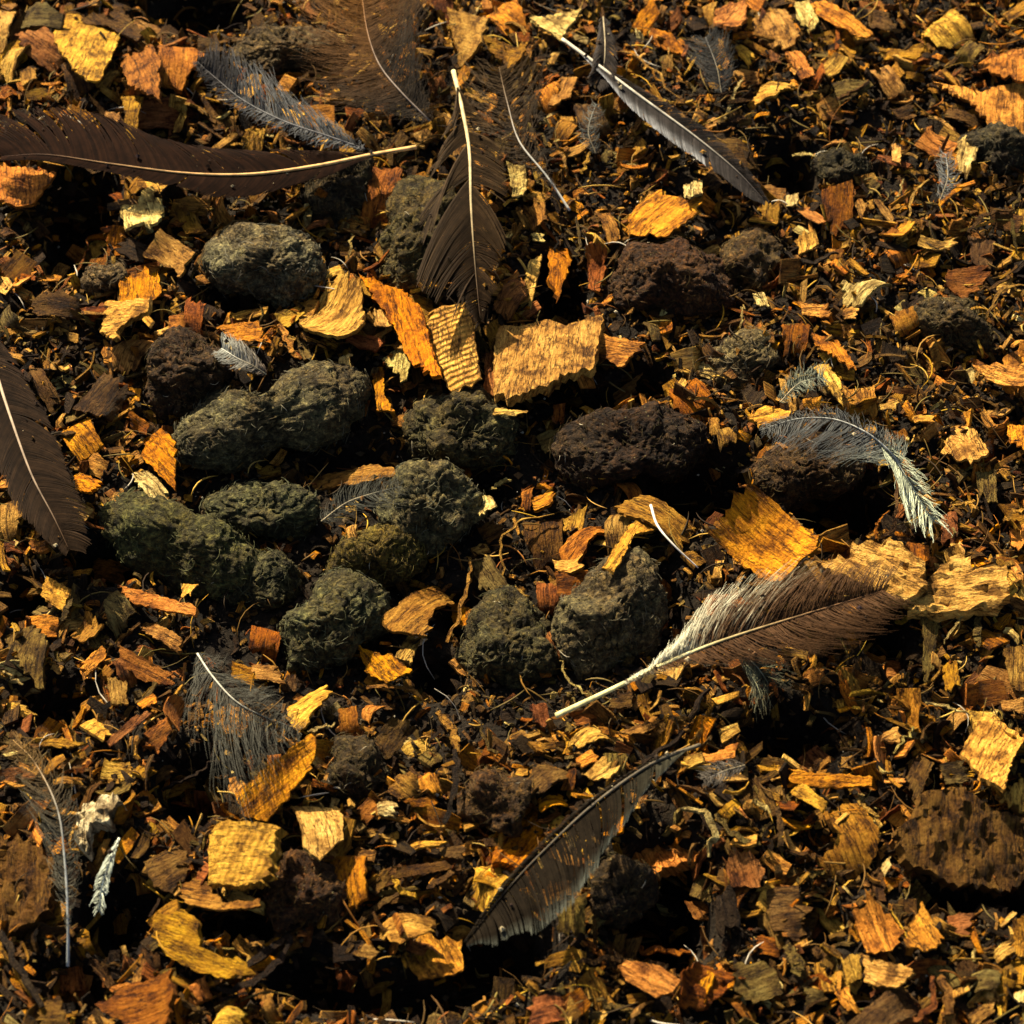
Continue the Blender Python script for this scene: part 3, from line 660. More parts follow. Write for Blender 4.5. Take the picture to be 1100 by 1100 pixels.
# tile, colour, width in photo pixels, course
FI = [('A','R',4,[(170,865),(235,790),(260,710)]),('A','V',5,[(565,820),(600,750),(650,680),(730,650)]),('A','Y',6,[(590,455),(650,435),(715,425)]),
('A','P',3,[(1030,770),(1040,690)]),('A','O',8,[(830,960),(850,1010),(880,1060)]),('B','Y',4,[(850,150),(910,160),(970,210),(1040,290)]),
('B','Y',5,[(410,280),(460,285),(505,310)]),('B','D',4,[(680,700),(680,780),(640,870)]),('B','V',4,[(740,640),(750,720),(735,760)]),
('B','Y',5,[(700,450),(705,480),(710,520)]),('B','Y',5,[(780,450),(770,480),(755,515)]),('C','P',5,[(220,350),(240,290),(265,235)]),
('C','Y',4,[(460,270),(465,310),(500,350)]),('C','P',5,[(415,460),(450,455),(495,465)]),('C','P',3,[(270,900),(268,935),(260,970)]),
('C','V',5,[(1085,570),(1065,650),(1080,740)]),('C','B',5,[(970,860),(1040,830),(1080,780)]),('C','A',5,[(990,940),(1030,860),(1100,840)]),
('C','P',3,[(720,590),(735,560),(745,530)]),('C','B',5,[(520,860),(545,900),(560,950)]),('C','Y',4,[(760,640),(775,570),(820,530)]),
('C','B',10,[(550,290),(600,270),(640,240)]),('C','A',8,[(440,290),(490,270),(530,260)]),('D','V',6,[(180,880),(195,840),(215,800)]),
('D','B',6,[(240,1080),(330,960),(410,880)]),('D','R',5,[(240,580),(330,610),(430,670)]),('D','P',4,[(10,1020),(40,1040),(65,1060)]),
('D','B',4,[(510,500),(530,515),(550,535)]),('E','Y',4,[(520,740),(520,640),(570,580),(680,555)]),('E','P',3,[(690,990),(720,1050),(780,1090)]),
('E','P',6,[(490,480),(520,462),(545,455)]),('E','Y',4,[(560,770),(590,800),(610,830)]),('F','O',5,[(665,630),(670,580),(700,550)]),
('F','B',5,[(680,630),(720,580),(720,430)]),('F','P',3,[(865,940),(900,880),(945,840)]),('F','V',8,[(965,850),(963,900),(965,950)]),
('F','Y',4,[(880,540),(920,525),(960,520)]),('F','Y',5,[(1040,580),(1070,550),(1105,545)]),('F','O',5,[(260,465),(310,490),(360,525)]),
('G','A',8,[(0,860),(60,960),(130,1060),(170,1105)]),('G','D',8,[(860,840),(820,920),(740,980),(640,1000)]),('G','P',4,[(910,235),(950,225),(990,215)]),
('G','D',6,[(480,410),(560,370),(650,320)]),('G','B',6,[(530,1010),(560,1050),(620,1070)]),('G','R',6,[(270,330),(230,350),(190,360)]),
('H','Y',7,[(200,665),(220,705),(270,725)]),('H','B',7,[(60,890),(100,800),(170,740),(240,710)]),('H','B',8,[(300,700),(350,670),(400,630)]),
('H','D',7,[(380,290),(385,380),(350,510)]),('H','A',5,[(120,110),(180,100),(270,120),(290,170)]),('H','Y',7,[(620,925),(740,925),(820,950)]),
('H','B',6,[(580,970),(620,970),(660,975)]),('H','V',8,[(800,1030),(870,1055),(950,1075)]),('H','R',8,[(900,880),(1000,885),(1080,890)]),
('H','V',4,[(450,200),(480,280),(510,300)]),('H','Y',6,[(160,540),(190,555),(210,580)]),('H','A',11,[(330,180),(370,230),(390,290)]),
('H','R',7,[(760,860),(800,880),(820,920)]),('I','P',8,[(90,465),(150,475),(185,530),(165,605)]),('I','V',7,[(190,480),(240,540),(320,570)]),
('I','A',8,[(170,130),(165,200),(120,270)]),('I','A',7,[(20,240),(60,205),(115,200)]),('I','B',7,[(375,460),(380,520),(385,590)]),
('I','B',7,[(400,590),(450,600),(500,610)]),('I','P',7,[(300,440),(325,455),(350,475)]),('I','P',4,[(810,150),(880,165),(940,185)]),
('I','P',4,[(715,300),(745,260),(775,230)]),('I','V',8,[(430,680),(470,660),(510,650)]),('I','Y',5,[(610,440),(665,490),(670,540)]),
('I','A',11,[(860,960),(880,1050),(870,1105)]),('I','Y',8,[(940,1080),(1000,1040),(1000,980)]),('I','V',14,[(400,870),(430,920),(445,960)]),
('I','R',7,[(830,960),(820,1060),(700,1095)]),('X','D',8,[(0,1000),(20,1040),(45,1080)]),('X','D',9,[(250,1050),(290,1020),(310,1005)]),
('X','D',7,[(840,270),(870,282),(900,270)]),('X','B',6,[(1040,250),(1060,230),(1090,225)]),('X','D',8,[(690,820),(730,790),(760,740)]),
('X','A',5,[(480,690),(500,640),(505,600)]),('X','B',6,[(620,1035),(660,1030),(700,1045)]),('X','D',7,[(560,1050),(620,1060),(690,1050)])]
PXCM = 2*TH*DIST/1100
# ------------------------------------------------------------------ pellets: felted lumps of fur
PEL = [ # x, y, half length, half width (photo px), angle, colour, blockiness, waist, lift, label, short name
 (289,286,66,40,-3,(.155,.155,.125),.72,0,.0,'pale grey blocky pellet standing alone upper left','the blocky grey pellet'),
 (292,447,112,44,17,(.120,.118,.085),.9,.32,.05,'largest pellet, grey with two joined lobes, left of centre','the twin lobed grey pellet'),
 (495,465,56,44,-10,(.085,.083,.045),.95,0,.0,'dark olive pellet with pale flecks, top one of the middle pair','the flecked dark olive pellet'),
 (461,546,50,48,0,(.125,.130,.090),1,0,.1,'round grey green pellet at the centre left of the picture','the round grey green pellet'),
 (285,549,58,33,3,(.085,.095,.060),.95,0,.0,'small mossy pellet directly under the twin lobed one','the small mossy pellet'),
 (196,585,92,42,-22,(.085,.095,.045),.9,.1,.0,'long mossy olive pellet slanting down right at left','the long mossy pellet'),
 (409,600,50,33,5,(.125,.105,.028),.95,0,-.1,'small yellowish brown pellet below the round grey green one','the yellowish pellet'),
 (359,670,64,42,32,(.095,.105,.065),.95,0,.0,'dark green grey pellet tilted up right below the group','the tilted green grey pellet'),
 (268,625,52,32,-5,(.075,.080,.048),.9,.2,-.1,'lumpy olive pellet tucked between the long mossy and tilted ones','the lumpy olive pellet'),
 (656,662,70,46,52,(.125,.115,.080),.88,0,.1,'charcoal grey brown pellet leaning up right beside the plume quill','the leaning charcoal pellet'),
 (545,692,52,50,80,(.080,.080,.045),.9,.1,-.2,'loose fuzzy dark olive pellet left of the leaning charcoal one','the fuzzy olive pellet'),
 (197,405,46,47,0,(.065,.042,.022),1,0,-.2,'round dark brown pellet left of the twin lobed grey one','the round dark brown pellet'),
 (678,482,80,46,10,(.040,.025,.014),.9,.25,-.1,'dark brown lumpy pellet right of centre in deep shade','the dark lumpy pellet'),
 (720,306,68,50,-4,(.070,.036,.015),.9,0,.0,'reddish brown pellet below the bright leaf shaped orange chip','the reddish brown pellet'),
 (452,255,62,46,75,(.100,.090,.042),.9,0,-.1,'olive pellet half hidden behind the broad upright feather','the pellet behind the upright feather'),
 (1022,350,46,34,-20,(.085,.070,.038),.95,0,.0,'grey brown pellet near the right edge in fine litter','the grey brown pellet'),
 (1074,162,38,36,10,(.055,.050,.036),1,0,.0,'dark grey pellet at the right edge below the smooth orange chip','the dark grey pellet'),
 (328,962,44,40,0,(.085,.045,.018),1,0,-.1,'fuzzy brown pellet at the bottom right of the blocky ribbed chip','the fuzzy brown pellet'),
 (802,286,34,38,0,(.100,.070,.032),.85,0,-.1,'crumbling brown pellet right next to the reddish brown one','the crumbling pellet'),
 (113,300,20,17,0,(.155,.120,.075),.8,0,.3,'tiny grey brown pellet left of the blocky grey one','the tiny pellet'),
 (308,58,55,34,10,(.120,.095,.060),.8,.2,.0,'rough grey brown pellet at the top left behind the feathers','the rough upper pellet'),
 (372,205,40,46,60,(.065,.055,.034),.9,.2,-.2,'dark pellet below the quill of the long brown feather','the pellet under the quill'),
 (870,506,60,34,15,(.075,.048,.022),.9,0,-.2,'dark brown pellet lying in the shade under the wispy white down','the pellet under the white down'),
 (383,830,34,32,0,(.055,.042,.022),.9,0,.0,'small dark pellet among chips at the bottom left of centre','the small lower pellet'),
 (532,862,32,38,30,(.085,.052,.022),.85,0,.1,'small brown pellet just left of the long charcoal feather','the brown pellet by the charcoal feather'),
 (800,385,36,26,20,(.170,.150,.100),.7,0,-.1,'pale crumbly pellet above left of the wispy white down','the pale crumbly pellet'),
 (905,185,30,24,0,(.060,.055,.038),.9,0,.0,'small dark grey pellet under the long strip of litter upper right','the small upper right pellet'),
 (665,955,34,30,40,(.050,.035,.018),.85,0,.0,'small dark ridged pellet right of the charcoal feather tip','the ridged lower pellet'),
]
def pellet(x, y, hl, hw, ang, col, blk, waist, lift, label, short, i):
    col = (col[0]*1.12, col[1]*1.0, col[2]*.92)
    A0 = math.radians(ang); c = G(x, y, 0)
    h = min(H(c.x, c.y), Hs(c.x, c.y)); Rb = hw*PXCM
    c = unp(x, y, Hs(c.x, c.y) + lift + Rb*(.42 if i < 12 else .15))
    e = unp(x+math.cos(A0)*hl, y-math.sin(A0)*hl, c.z) - c
    ax = e.normalized(); La = e.length*(1 if abs(e.y) < abs(e.x) else .93); bx = Vector((0, 0, 1)).cross(ax)
    La = max(La, Rb*.8)
    bm = bmesh.new(); bmesh.ops.create_icosphere(bm, subdivisions=6 if hl > 44 else 5, radius=1)
    vs = []; sd = i*7.7
    for v in bm.verts:
        p = v.co.copy()
        q = Vector([math.copysign(abs(k)**blk, k) for k in p])
        ww = 1 - waist*math.exp(-(q.x/.22)**2)
        ww *= 1 + .10*ns(q.x*1.3, sd)
        W = ax*(q.x*La) + bx*(q.y*Rb*ww) + Vector((0, 0, 1))*(q.z*Rb*.92*ww)
        d = W.normalized()
        k = W*1.0
        amp = .34*Rb*ns(d.x*1.25+sd, d.y*1.25, d.z*1.25) + .10*ns(k.x*.9+sd, k.y*.9, k.z*.9) + .18*ns(k.x*2.2, k.y*2.2+sd, k.z*2.2) + .06*ns(k.x*5, k.y*5, k.z*5+sd) + (.050+.035*ns(k.x*2, k.y*2+sd, 4))*ns(k.x*12+sd, k.y*12, k.z*12) + .03*ns(k.x*26, k.y*26+sd, k.z*26)
        r1 = abs(ns(k.x*3.1+sd, k.y*3.1, k.z*3.1+5)); amp -= .16*max(0, .12-r1)/.12
        vs.append(c + W + d*amp)
    fs = [tuple(w_.index for w_ in f.verts) for f in bm.faces]; nrm = [v.normal.copy() for v in bm.verts]; bm.free()
    mb = MB(); mb.add(vs, fs)
    # matted hairs lying on the surface
    rnd = random.Random(i*13+1); nh = int(260*(hl*hw/2500)**.8)+60
    fb = MB()
    for _ in range(nh):
        k = rnd.randrange(len(vs)); p = vs[k]; out = (p-c).normalized()
        t = out.cross(Vector((rnd.gauss(0, 1), rnd.gauss(0, 1), rnd.gauss(0, 1))))
        if t.length < .01: continue
        t.normalize(); s2 = out.cross(t); L = rnd.uniform(.15, .5); cv = rnd.uniform(-.5, .5)
        pts = []
        for j in range(5):
            u = j/4-.5
            q = p + t*(L*u) + s2*(cv*L*u*u*1.6) + out*(.05+.03*rnd.random() - L*L*u*u*.9/max(Rb, .3)*.9)
            pts.append(q)
        g = rnd.uniform(.2, .95); cc = (col[0]*g+.01, col[1]*g+.01, col[2]*g)
        if rnd.random() < .012: cc = (.35, .30, .2)
        tube(fb, pts, [.004, .010, .011, .009, .003], cc, 3)
    base = Vector((c.x, c.y, min(p.z for p in vs)))
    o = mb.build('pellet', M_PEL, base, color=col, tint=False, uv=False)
    f = fb.build('matted_fur', M_FIB, base, parent=o, uv=False)
    tag(o, label, 'pellet', 'felted pellets lying in the wood chips')
    return o
for i, a in enumerate(PEL): pellet(*a, i)

# ------------------------------------------------------------------ chips traced from the place
LM = [(a[0], a[1], a[10]) for a in PEL] + [(120,150,'the long brown feather'),(500,190,'the broad upright feather'),(720,130,'the slim slate feather'),
 (40,470,'the rounded left feather'),(820,690,'the tawny plume'),(610,905,'the long charcoal feather'),(910,480,'the wispy white down'),(250,750,'the spidery black down'),
 (260,620+0,'the lumpy olive pellet'),(1060,900,'the bark slab'),(260,910,'the blocky ribbed chip'),(590,378,'the thick orange chip'),(830,585,'the bright rolled rim chip'),
 (105,905,'the pale lump'),(1070,110,'the smooth orange chip'),(40,880,'the blurred down at left'),(1065,800,'the kite shaped chip'),(880,880,'the large curled chip'),(690,1070,'the oval orange chip'),(420,80,'the brown fan of down')]
LM = list({m[2]: m for m in LM}.values())
POS = []
def dirword(dx, dy):
    a = math.degrees(math.atan2(-dy, dx)) % 360
    return ['right of', 'upper right of', 'above', 'upper left of', 'left of', 'lower left of', 'below', 'lower right of'][int((a+22.5)//45) % 8]
ORD = ['nearest', 'second nearest', 'third nearest', 'fourth nearest', 'fifth nearest', 'sixth nearest', 'seventh nearest', 'eighth nearest']
def autolabel(items, noun, words):
    """items: (object, x, y, colour, size word); a label that singles each out by colour, nearest landmark and side"""
    cells = {}
    for it in items:
        o, x, y, c, sw = it
        m = min(LM, key=lambda q: (q[0]-x)**2+(q[1]-y)**2)
        cells.setdefault((words[c], sw, dirword(x-m[0], y-m[1]), m[2]), []).append((math.hypot(x-m[0], y-m[1]), o))
    for (cw, sw, dw, mn), L in cells.items():
        L.sort(key=lambda t: t[0])
        for k, (_, o) in enumerate(L):
            o['label'] = (f'{sw} {cw} {noun} {dw} {mn}' if len(L) == 1 else f'{sw} {cw} {noun} {dw} {mn}, {ORD[min(k, 7)]}').replace('  ', ' ').strip()
items = []; TR = []
for i, (t, c, pts, op) in enumerate(CH):
    poly = tp(t, pts); op = dict(op); lab = op.pop('L', None); rib = op.pop('rib', None)
    if 'nrm' in op: op['nrm'] = Vector(op['nrm'])
    if rib: op['mat'] = M_RIB
    o, area = make_chip('wood_chip', poly, c, 100+i, **op)
    if o is None: continue
    tag(o, lab, 'wood chip', 'wood chips scattered over the ground')
    cx = sum(p[0] for p in poly)/len(poly); cy = sum(p[1] for p in poly)/len(poly)
    POS.append((cx, cy)); TR.append((o.location.x/S, o.location.y/S, math.sqrt(area)*.62))
    if not lab: items.append((o, cx, cy, c, 'small' if area < .35 else ('large' if area > 1.3 else '')))
for i, (t, c, pts, op) in enumerate(BARK):
    op = dict(op); lab = op.pop('L'); op['nrm'] = Vector(op.get('nrm', (-.2, 0, 1))); o, _ = make_chip('bark_chunk', tp(t, pts), c, 900+i, **op); tag(o, lab, 'bark')

# ------------------------------------------------------------------ thin fibres, splinters and stalks
def ribbon(mb, pts, wid, th, col, rnd, roll=0):
    n = len(pts); v = []
    for i, p in enumerate(pts):
        t = (pts[min(i+1, n-1)]-pts[max(i-1, 0)]).normalized(); a = t.cross(Vector((0, 0, 1)))
        if a.length < 1e-3: a = Vector((1, 0, 0))
        a.normalize(); b = a.cross(t); r = roll + .5*i/n; a2 = a*math.cos(r)+b*math.sin(r); b2 = b*math.cos(r)-a*math.sin(r)
        w_ = wid*(.5+.5*math.sin(math.pi*min(1, .15+.85*(1-abs(2*i/(n-1)-1)))*.5))*rnd.uniform(.65, 1.3)
        v += [p-a2*w_-b2*th, p+a2*w_-b2*th, p+a2*w_+b2*th, p-a2*w_+b2*th]
    f = [(3, 2, 1, 0), tuple(4*(n-1)+k for k in range(4))]
    for i in range(n-1):
        for k in range(4): f.append((4*i+k, 4*i+(k+1) % 4, 4*i+4+(k+1) % 4, 4*i+4+k))
    uv = [(i*.3, k*.12) for i in range(n) for k in range(4)]
    mb.add(v, f, uv, col)
fitems = []; TR = []
for i, (t, c, wpx, pts) in enumerate(FI):
    rnd = random.Random(500+i); P = tp(t, pts); q = catmull([(x, y, 0) for x, y in P], 14)
    dz = rnd.uniform(.35, .8); sag = rnd.uniform(-.1, .3)
    W = []
    z0 = G(P[0][0], P[0][1], dz).z; z1 = G(P[-1][0], P[-1][1], dz).z; zm = G(P[1][0], P[1][1], dz).z
    for k, p in enumerate(q):
        u = k/14; z = max(lerp(z0, z1, u), -.4)+sag*4*u*(1-u)
        W.append(unp(p.x, p.y, z))
    W = [p + Vector((ns(k*.45, i, 1), ns(k*.45, i, 5), ns(k*.45, i, 9)*.6))*.16 for k, p in enumerate(W)]
    mb = MB(); ribbon(mb, W, wpx*PXCM*.42, wpx*PXCM*.16, tuple(ch*.8 for ch in tintc(c, rnd)), rnd, rnd.uniform(-.5, .5))
    o = mb.build('splinter', M_LIT, smooth=False)
    tag(o, None, 'splinter', 'splinters and fibres in the litter')
    L = sum((W[k+1]-W[k]).length for k in range(14))
    fitems.append((o, P[1][0], P[1][1], c, 'short' if L < 1.3 else ('long' if L > 3.2 else 'slender')))

# cream lump lower left
def lump(poly, label, col, seed):
    o, _ = make_chip('dried_dropping', tp(*poly), 'P', seed, lift=.9, rough=3.2, thick=.5, curl=.5, nrm=Vector((-.2, .1, 1)))
    o.color = (*col, 1); tag(o, label, 'dropping'); return o
lump(('G', [(225,545),(232,470),(262,428),(325,410),(358,445),(315,470),(315,500),(265,498),(250,570)]), 'pale cream crusted lump among dark litter at the lower left', (.85, .78, .48), 71)

# ------------------------------------------------------------------ feathers
ONF = []
def feather(label, sh, zs, wl, wr, qw, tip, colf, lean=.75, n=150, down=.0, barb=1.3, wav=.0, seed=1, start=.0, splits=5, fr=.35, cup=.25, curve=.35, shaftcol=(.30,.24,.14), cat='feather', zj=.0, miss=.03, droop=0.0, onto=None):
    """sh: shaft course in photo px from quill to tip; zs heights (cm); wl / wr: barb reach (px) along the shaft on its left / right;
       down: 0 closed vane .. 1 loose down"""
    rnd = random.Random(seed); N = 60
    q = catmull([(x, y, 0) for x, y in sh], N); zc = catmull([(z, 0, 0) for z in zs], N)
    def at(u):
        u = max(0, min(1, u))*N; k = min(int(u), N-1); f = u-k; p = q[k].lerp(q[k+1], f); return p, lerp(zc[k].x, zc[k+1].x, f)
    def tan(u):
        a, _ = at(u-.02); b, _ = at(u+.02); return (b-a).normalized()
    def prof(w_, u):
        u = max(0, min(.9999, u))*(len(w_)-1); k = int(u); return lerp(w_[k], w_[k+1], sstep(0, 1, u-k)*.5+(u-k)*.5)
    p0, z0 = at(0); base = unp(p0.x, p0.y, 0); base.z = min(zs)-.3
    r = onto or root('feather', base, label, cat, 'feathers dropped on the wood chips')
    if onto: base = onto.location/S
    W = []; rad = []; cc = []
    for i in range(41):
        u = i/40; p, z = at(u); W.append(unp(p.x, p.y, z+.03)); rad.append(max(.006, qw*PXCM*.5*(1-u)**.9+.005))
        cv = colf(u, 0, rnd); m = sstep(.25, .95, u); cc.append(tuple(lerp(shaftcol[k], cv[k]*1.8, m) for k in range(3)))
    mb = MB(); tube(mb, W, rad, cc, 7, .8); mb.build('shaft', M_SHAFT, base, r, uv=False)
    for side, wp in ((1, wl), (-1, wr)):
        if not wp or max(wp) <= 0: continue
        mb = MB(); ang = 0; cl = []
        bounds = sorted(rnd.random() for _ in range(splits)); offs = [rnd.uniform(-1, 1) for _ in range(splits+1)]
        for i in range(n):
            u = start + (1-start)*(i+.5)/n; wpx = prof(wp, (u-start)/(1-start))
            if wpx < .6: continue
            if down > 0: wpx *= rnd.uniform(1-.45*down, 1+.12*down)
            else:
                wpx *= 1 + .10*ns(u*9, seed, side) + rnd.uniform(-.035, .02)
                if rnd.random() < miss: continue
            g = sum(1 for b in bounds if b < i/n); lo = bounds[g-1] if g else 0; hi = bounds[g] if g < splits else 1
            mid = (lo+hi)/2; loc = (i/n-mid)
            p, z = at(u); T = tan(u); Nn = Vector((T.y, -T.x, 0))*side    # photo y runs down
            le = lean + offs[g]*.10*fr/.35 - loc*fr*.9 + rnd.uniform(-.2, .2)*down + rnd.gauss(0, .02) + .10*ns(u*22, seed+3, side)
            le = max(.05, min(1.45, le))
            fw = wpx/math.tan(max(.25, math.pi/2-le)) if le < 1.3 else wpx*2
            fw = wpx*math.tan(le) if le < 1.2 else wpx*2.4
            e = p + Nn*wpx + T*fw; m = p + Nn*wpx*(.5+.5*curve*.6) + T*fw*(.5-curve*.5)
            seg = 6; pts = []; jz = rnd.gauss(0, 1)*zj; ph = rnd.uniform(0, 6)
            zl = cup*(1 if down < .3 else rnd.uniform(-.3, 1.2))
            for k in range(seg+1):
                s = k/seg; b = p*(1-s)**2 + m*2*s*(1-s) + e*s*s
                if wav: b = b + (T*math.sin(ph+s*7)+Nn*math.cos(ph*2+s*5))*wav*s
                zz = z + zl*math.sin(s*2.2)*.6 - (droop*s*s) + jz*s - .02
                pts.append(unp(b.x, b.y, zz))
            hw = barb*PXCM*.5
            col = colf(u, side, rnd); cv = []; v = []; f = []
            jit = rnd.uniform(.55, 1.35)*(1+.5*ns(u*60, seed, side*3)) if down < .3 else rnd.uniform(.6, 1.5)
            for k, a in enumerate(pts):
                d = (pts[min(k+1, seg)]-pts[max(k-1, 0)]).normalized(); s = k/seg
                x = d.cross(Vector((0, 0, 1))).normalized(); tl = Vector((0, 0, 1))*(.35*side)
                ww = hw*(1-.75*s*(1 if down > .3 else s*s)) ; x = (x+tl).normalized()
                v += [a-x*ww, a+x*ww]
                ec = colf(u, side, rnd, s) if colf.__code__.co_argcount > 3 else col
                cv += [tuple(min(.95, ch*jit*(.5 if down < .3 else .55)*(1+.35*ns(u*30, s*2.5+seed, side))) for ch in ec)]*2
            for k in range(seg): f.append((2*k, 2*k+1, 2*k+3, 2*k+2))
            mb.add(v, f, None, cv)
            if rnd.random() < .03: ONF.append(pts[rnd.randrange(1, 6)])
        if mb.v: mb.build('vane' if down < .5 else 'down_barbs', M_FEA, base, r, uv=False)
    return r
def mixt(a, b, t): return tuple(lerp(x, y, t) for x, y in zip(a, b))
def flat(c, c2=None, j=.15):
    c2 = c2 or c
    def f(u, s, rnd, e=0): return mixt(c, c2, u)
    return f
# long brown feather, upper left (quill at the right)
feather('long dark brown flight feather lying level across the upper left, quill pointing right', [(447,158),(400,166),(340,178),(270,187),(200,186),(120,176),(50,166),(2,168)], [1.3,1.5,1.7,1.8,1.9,1.9],
        [0,3,14,22,24,14,10,8,6,4], [0,3,20,30,34,40,52,50,40,14], 5.5, 1, flat((.020,.0085,.004),(.024,.009,.0035)), lean=.85, n=330, barb=2.6, seed=3, splits=7, fr=.5, curve=.5, cup=.15, shaftcol=(.62,.36,.13), start=.04)
def upright(u, s, rnd, e=0): return mixt((.070,.042,.018),(.024,.013,.006), u)
feather('broad dark brown feather standing upright with a thick cream quill on top', [(487,76),(495,110),(504,160),(506,220),(510,280),(516,345)], [2.0,2.1,2.0,1.9,1.6,1.2],
        [0,14,34,38,36,30,26,14,4], [0,14,40,56,60,56,44,20,6], 5.5, 1, upright, miss=.08, lean=.72, n=320, barb=2.0, seed=5, splits=14, fr=1.1, curve=.3, cup=.3, shaftcol=(.60,.47,.24), start=.10)
def slate(u, s, rnd, e=0):
    c = (.034,.028,.025)
    if s < 0 and u < .65: c = mixt(c, (.42,.42,.42), max(0, e-.45)*1.6)
    return c
feather('slim slate grey feather with a white edge slanting down right at the top', [(604,42),(640,68),(690,105),(745,145),(790,182),(822,216)], [1.9,1.9,1.8,1.6,1.4,1.1],
        [0,2,8,13,14,12,8,3], [0,6,17,20,19,16,12,4], 4.5, 1, slate, lean=.8, n=240, barb=2.0, seed=8, splits=4, fr=.35, cup=.12, shaftcol=(.48,.43,.32), start=.08)
def leftf(u, s, rnd, e=0): return mixt((.026,.014,.007),(.038,.021,.010), u)
feather('brown feather with a rounded tip entering from the left edge', [(-22,340),(-4,400),(12,450),(34,510),(58,556),(74,590)], [1.5,1.7,1.8,1.8,1.7,1.5],
        [8,26,38,40,38,34,26,14], [10,22,30,30,30,24,16,6], 4, 1, leftf, lean=.75, n=300, barb=2.4, seed=9, splits=4, fr=.35, cup=.2, shaftcol=(.36,.27,.18))
def tawny(u, s, rnd, e=0):
    w_ = (.80,.76,.52); b = (.085,.042,.018); t = sstep(.34, .66, u + .10*(1 if s < 0 else 0) + rnd.gauss(0, .07) + .10*ns(u*9, s*3+e, 2) + .18*(1 if s < 0 else -.12) + .12*(1-e) - .06); return mixt(w_, b, t)
feather('tawny plume with white downy base and brown tip, quill pointing down left', [(597,769),(650,744),(710,715),(770,690),(850,664),(950,634)], [.8,1.3,1.7,1.9,1.9,1.7],
        [0,3,22,50,54,48,44,36,22], [0,2,10,26,44,48,42,34,20], 6, 1, tawny, lean=.9, n=760, barb=.85, down=.7, wav=2.2, seed=12, splits=7, fr=.6, cup=.5, shaftcol=(.50,.45,.20), start=.24, zj=.12)
def fluffy(u, s, rnd, e=0): return (.50,.50,.34)
feather('tuft of pale greenish down under the lower edge of the tawny plume', [(792,700),(812,715),(826,735)], [1.3,1.2,.9],
        [8,26,26,14], [8,26,30,14], 1.5, 1, lambda u, s, rnd, e=0: mixt((.34,.36,.22),(.10,.09,.05), max(u, e)), lean=.9, n=90, barb=1.0, down=1, wav=2.5, seed=13, splits=3, cup=.3, zj=.25, cat='down tuft')
def char(u, s, rnd, e=0):
    c = (.020,.014,.008)
    if s > 0: c = mixt(c, (.46,.48,.36), max(0, e-.78)*3.2*(1-.5*u)); c = mixt(c, (.20,.19,.12), max(0, .35-u)*1.4)
    return c
feather('long charcoal feather with a pale right edge slanting down left at the bottom', [(752,800),(700,820),(640,862),(590,908),(545,955),(500,1012)], [1.3,1.7,1.9,1.9,1.8,1.5],
        [0,20,40,56,64,56,34,5], [0,4,6,8,9,8,6,2], 4, 1, char, miss=.30, lean=.55, n=480, barb=1.15, seed=15, splits=9, fr=.45, cup=.2, shaftcol=(.10,.08,.05), start=.04)
def fan(u, s, rnd, e=0): return mixt((.06,.046,.032),(.26,.115,.03), max(0, min(1, (u-.35)*1.3+(.25 if s > 0 else -.1))))
feather('brown fan of soft down spreading at the top edge left of centre', [(462,130),(432,100),(408,70),(395,35),(388,-10)], [1.2,1.7,1.9,2.0,2.0],
        [6,52,72,76,66,40], [6,52,84,98,100,60], 2.2, 1, fan, lean=.62, n=430, barb=.65, down=1, wav=3.5, seed=17, splits=6, fr=.5, cup=.6, shaftcol=(.26,.20,.15), zj=.3)
def bluegrey(u, s, rnd, e=0): return mixt((.12,.12,.115),(.05,.046,.045), sstep(.4,.8,u))
feather('curved blue grey loose feather at the upper left above the long brown one', [(392,160),(352,146),(305,130),(262,108),(232,84),(212,66)], [1.3,1.7,1.9,1.9,1.8,1.7],
        [2,14,12,14,14,10,4], [4,26,46,42,38,30,8], 1.8, 1, bluegrey, lean=.72, n=260, barb=1.4, down=.7, wav=2.0, seed=19, splits=6, fr=.6, cup=.45, curve=.1, zj=.15, shaftcol=(.16,.15,.14))
def gauzy(u, s, rnd, e=0): return mixt((.07,.055,.04),(.09,.055,.025), u)
feather('small gauzy brown feather with a bare white quill right of the upright one', [(612,226),(588,190),(558,152),(545,110),(536,72)], [.9,1.3,1.6,1.7,1.7],
        [0,0,18,40,44,38,20], [0,0,18,46,56,44,20], 3, 1, gauzy, lean=.7, n=170, barb=.75, down=1, wav=3, seed=21, splits=4, fr=.5, cup=.4, zj=.25, shaftcol=(.40,.38,.32))
def wisp(u, s, rnd, e=0): return mixt((.34,.35,.26),(.15,.15,.135), sstep(.05,.4,u))
wf = feather('wispy white tipped down feather arching down right over a dark pellet', [(968,500),(955,484),(930,464),(895,450),(855,450),(818,462)], [1.7,2.0,2.3,2.3,2.0,1.5],
        [20,40,52,48,38,22,6], [20,18,14,12,10,8,3], 2.0, 1, wisp, lean=.75, n=230, barb=.9, down=.9, wav=2.5, seed=23, splits=6, fr=.8, cup=.3, curve=.1, zj=.2, shaftcol=(.40,.39,.33), cat='down feather')
feather(None, [(945,474),(962,494),(978,520),(1002,560)], [2.0,1.8,1.5,1.0], [6,14,15,12], [8,20,20,12], 1.4, 1, lambda u, s, rnd, e=0: mixt((.30,.32,.22),(.85,.92,.62), u*.6+e*.4),
        lean=1.15, n=110, barb=1.0, down=.8, wav=2, seed=24, splits=3, fr=.5, cup=.2, curve=.1, zj=.15, shaftcol=(.40,.39,.33), onto=wf)
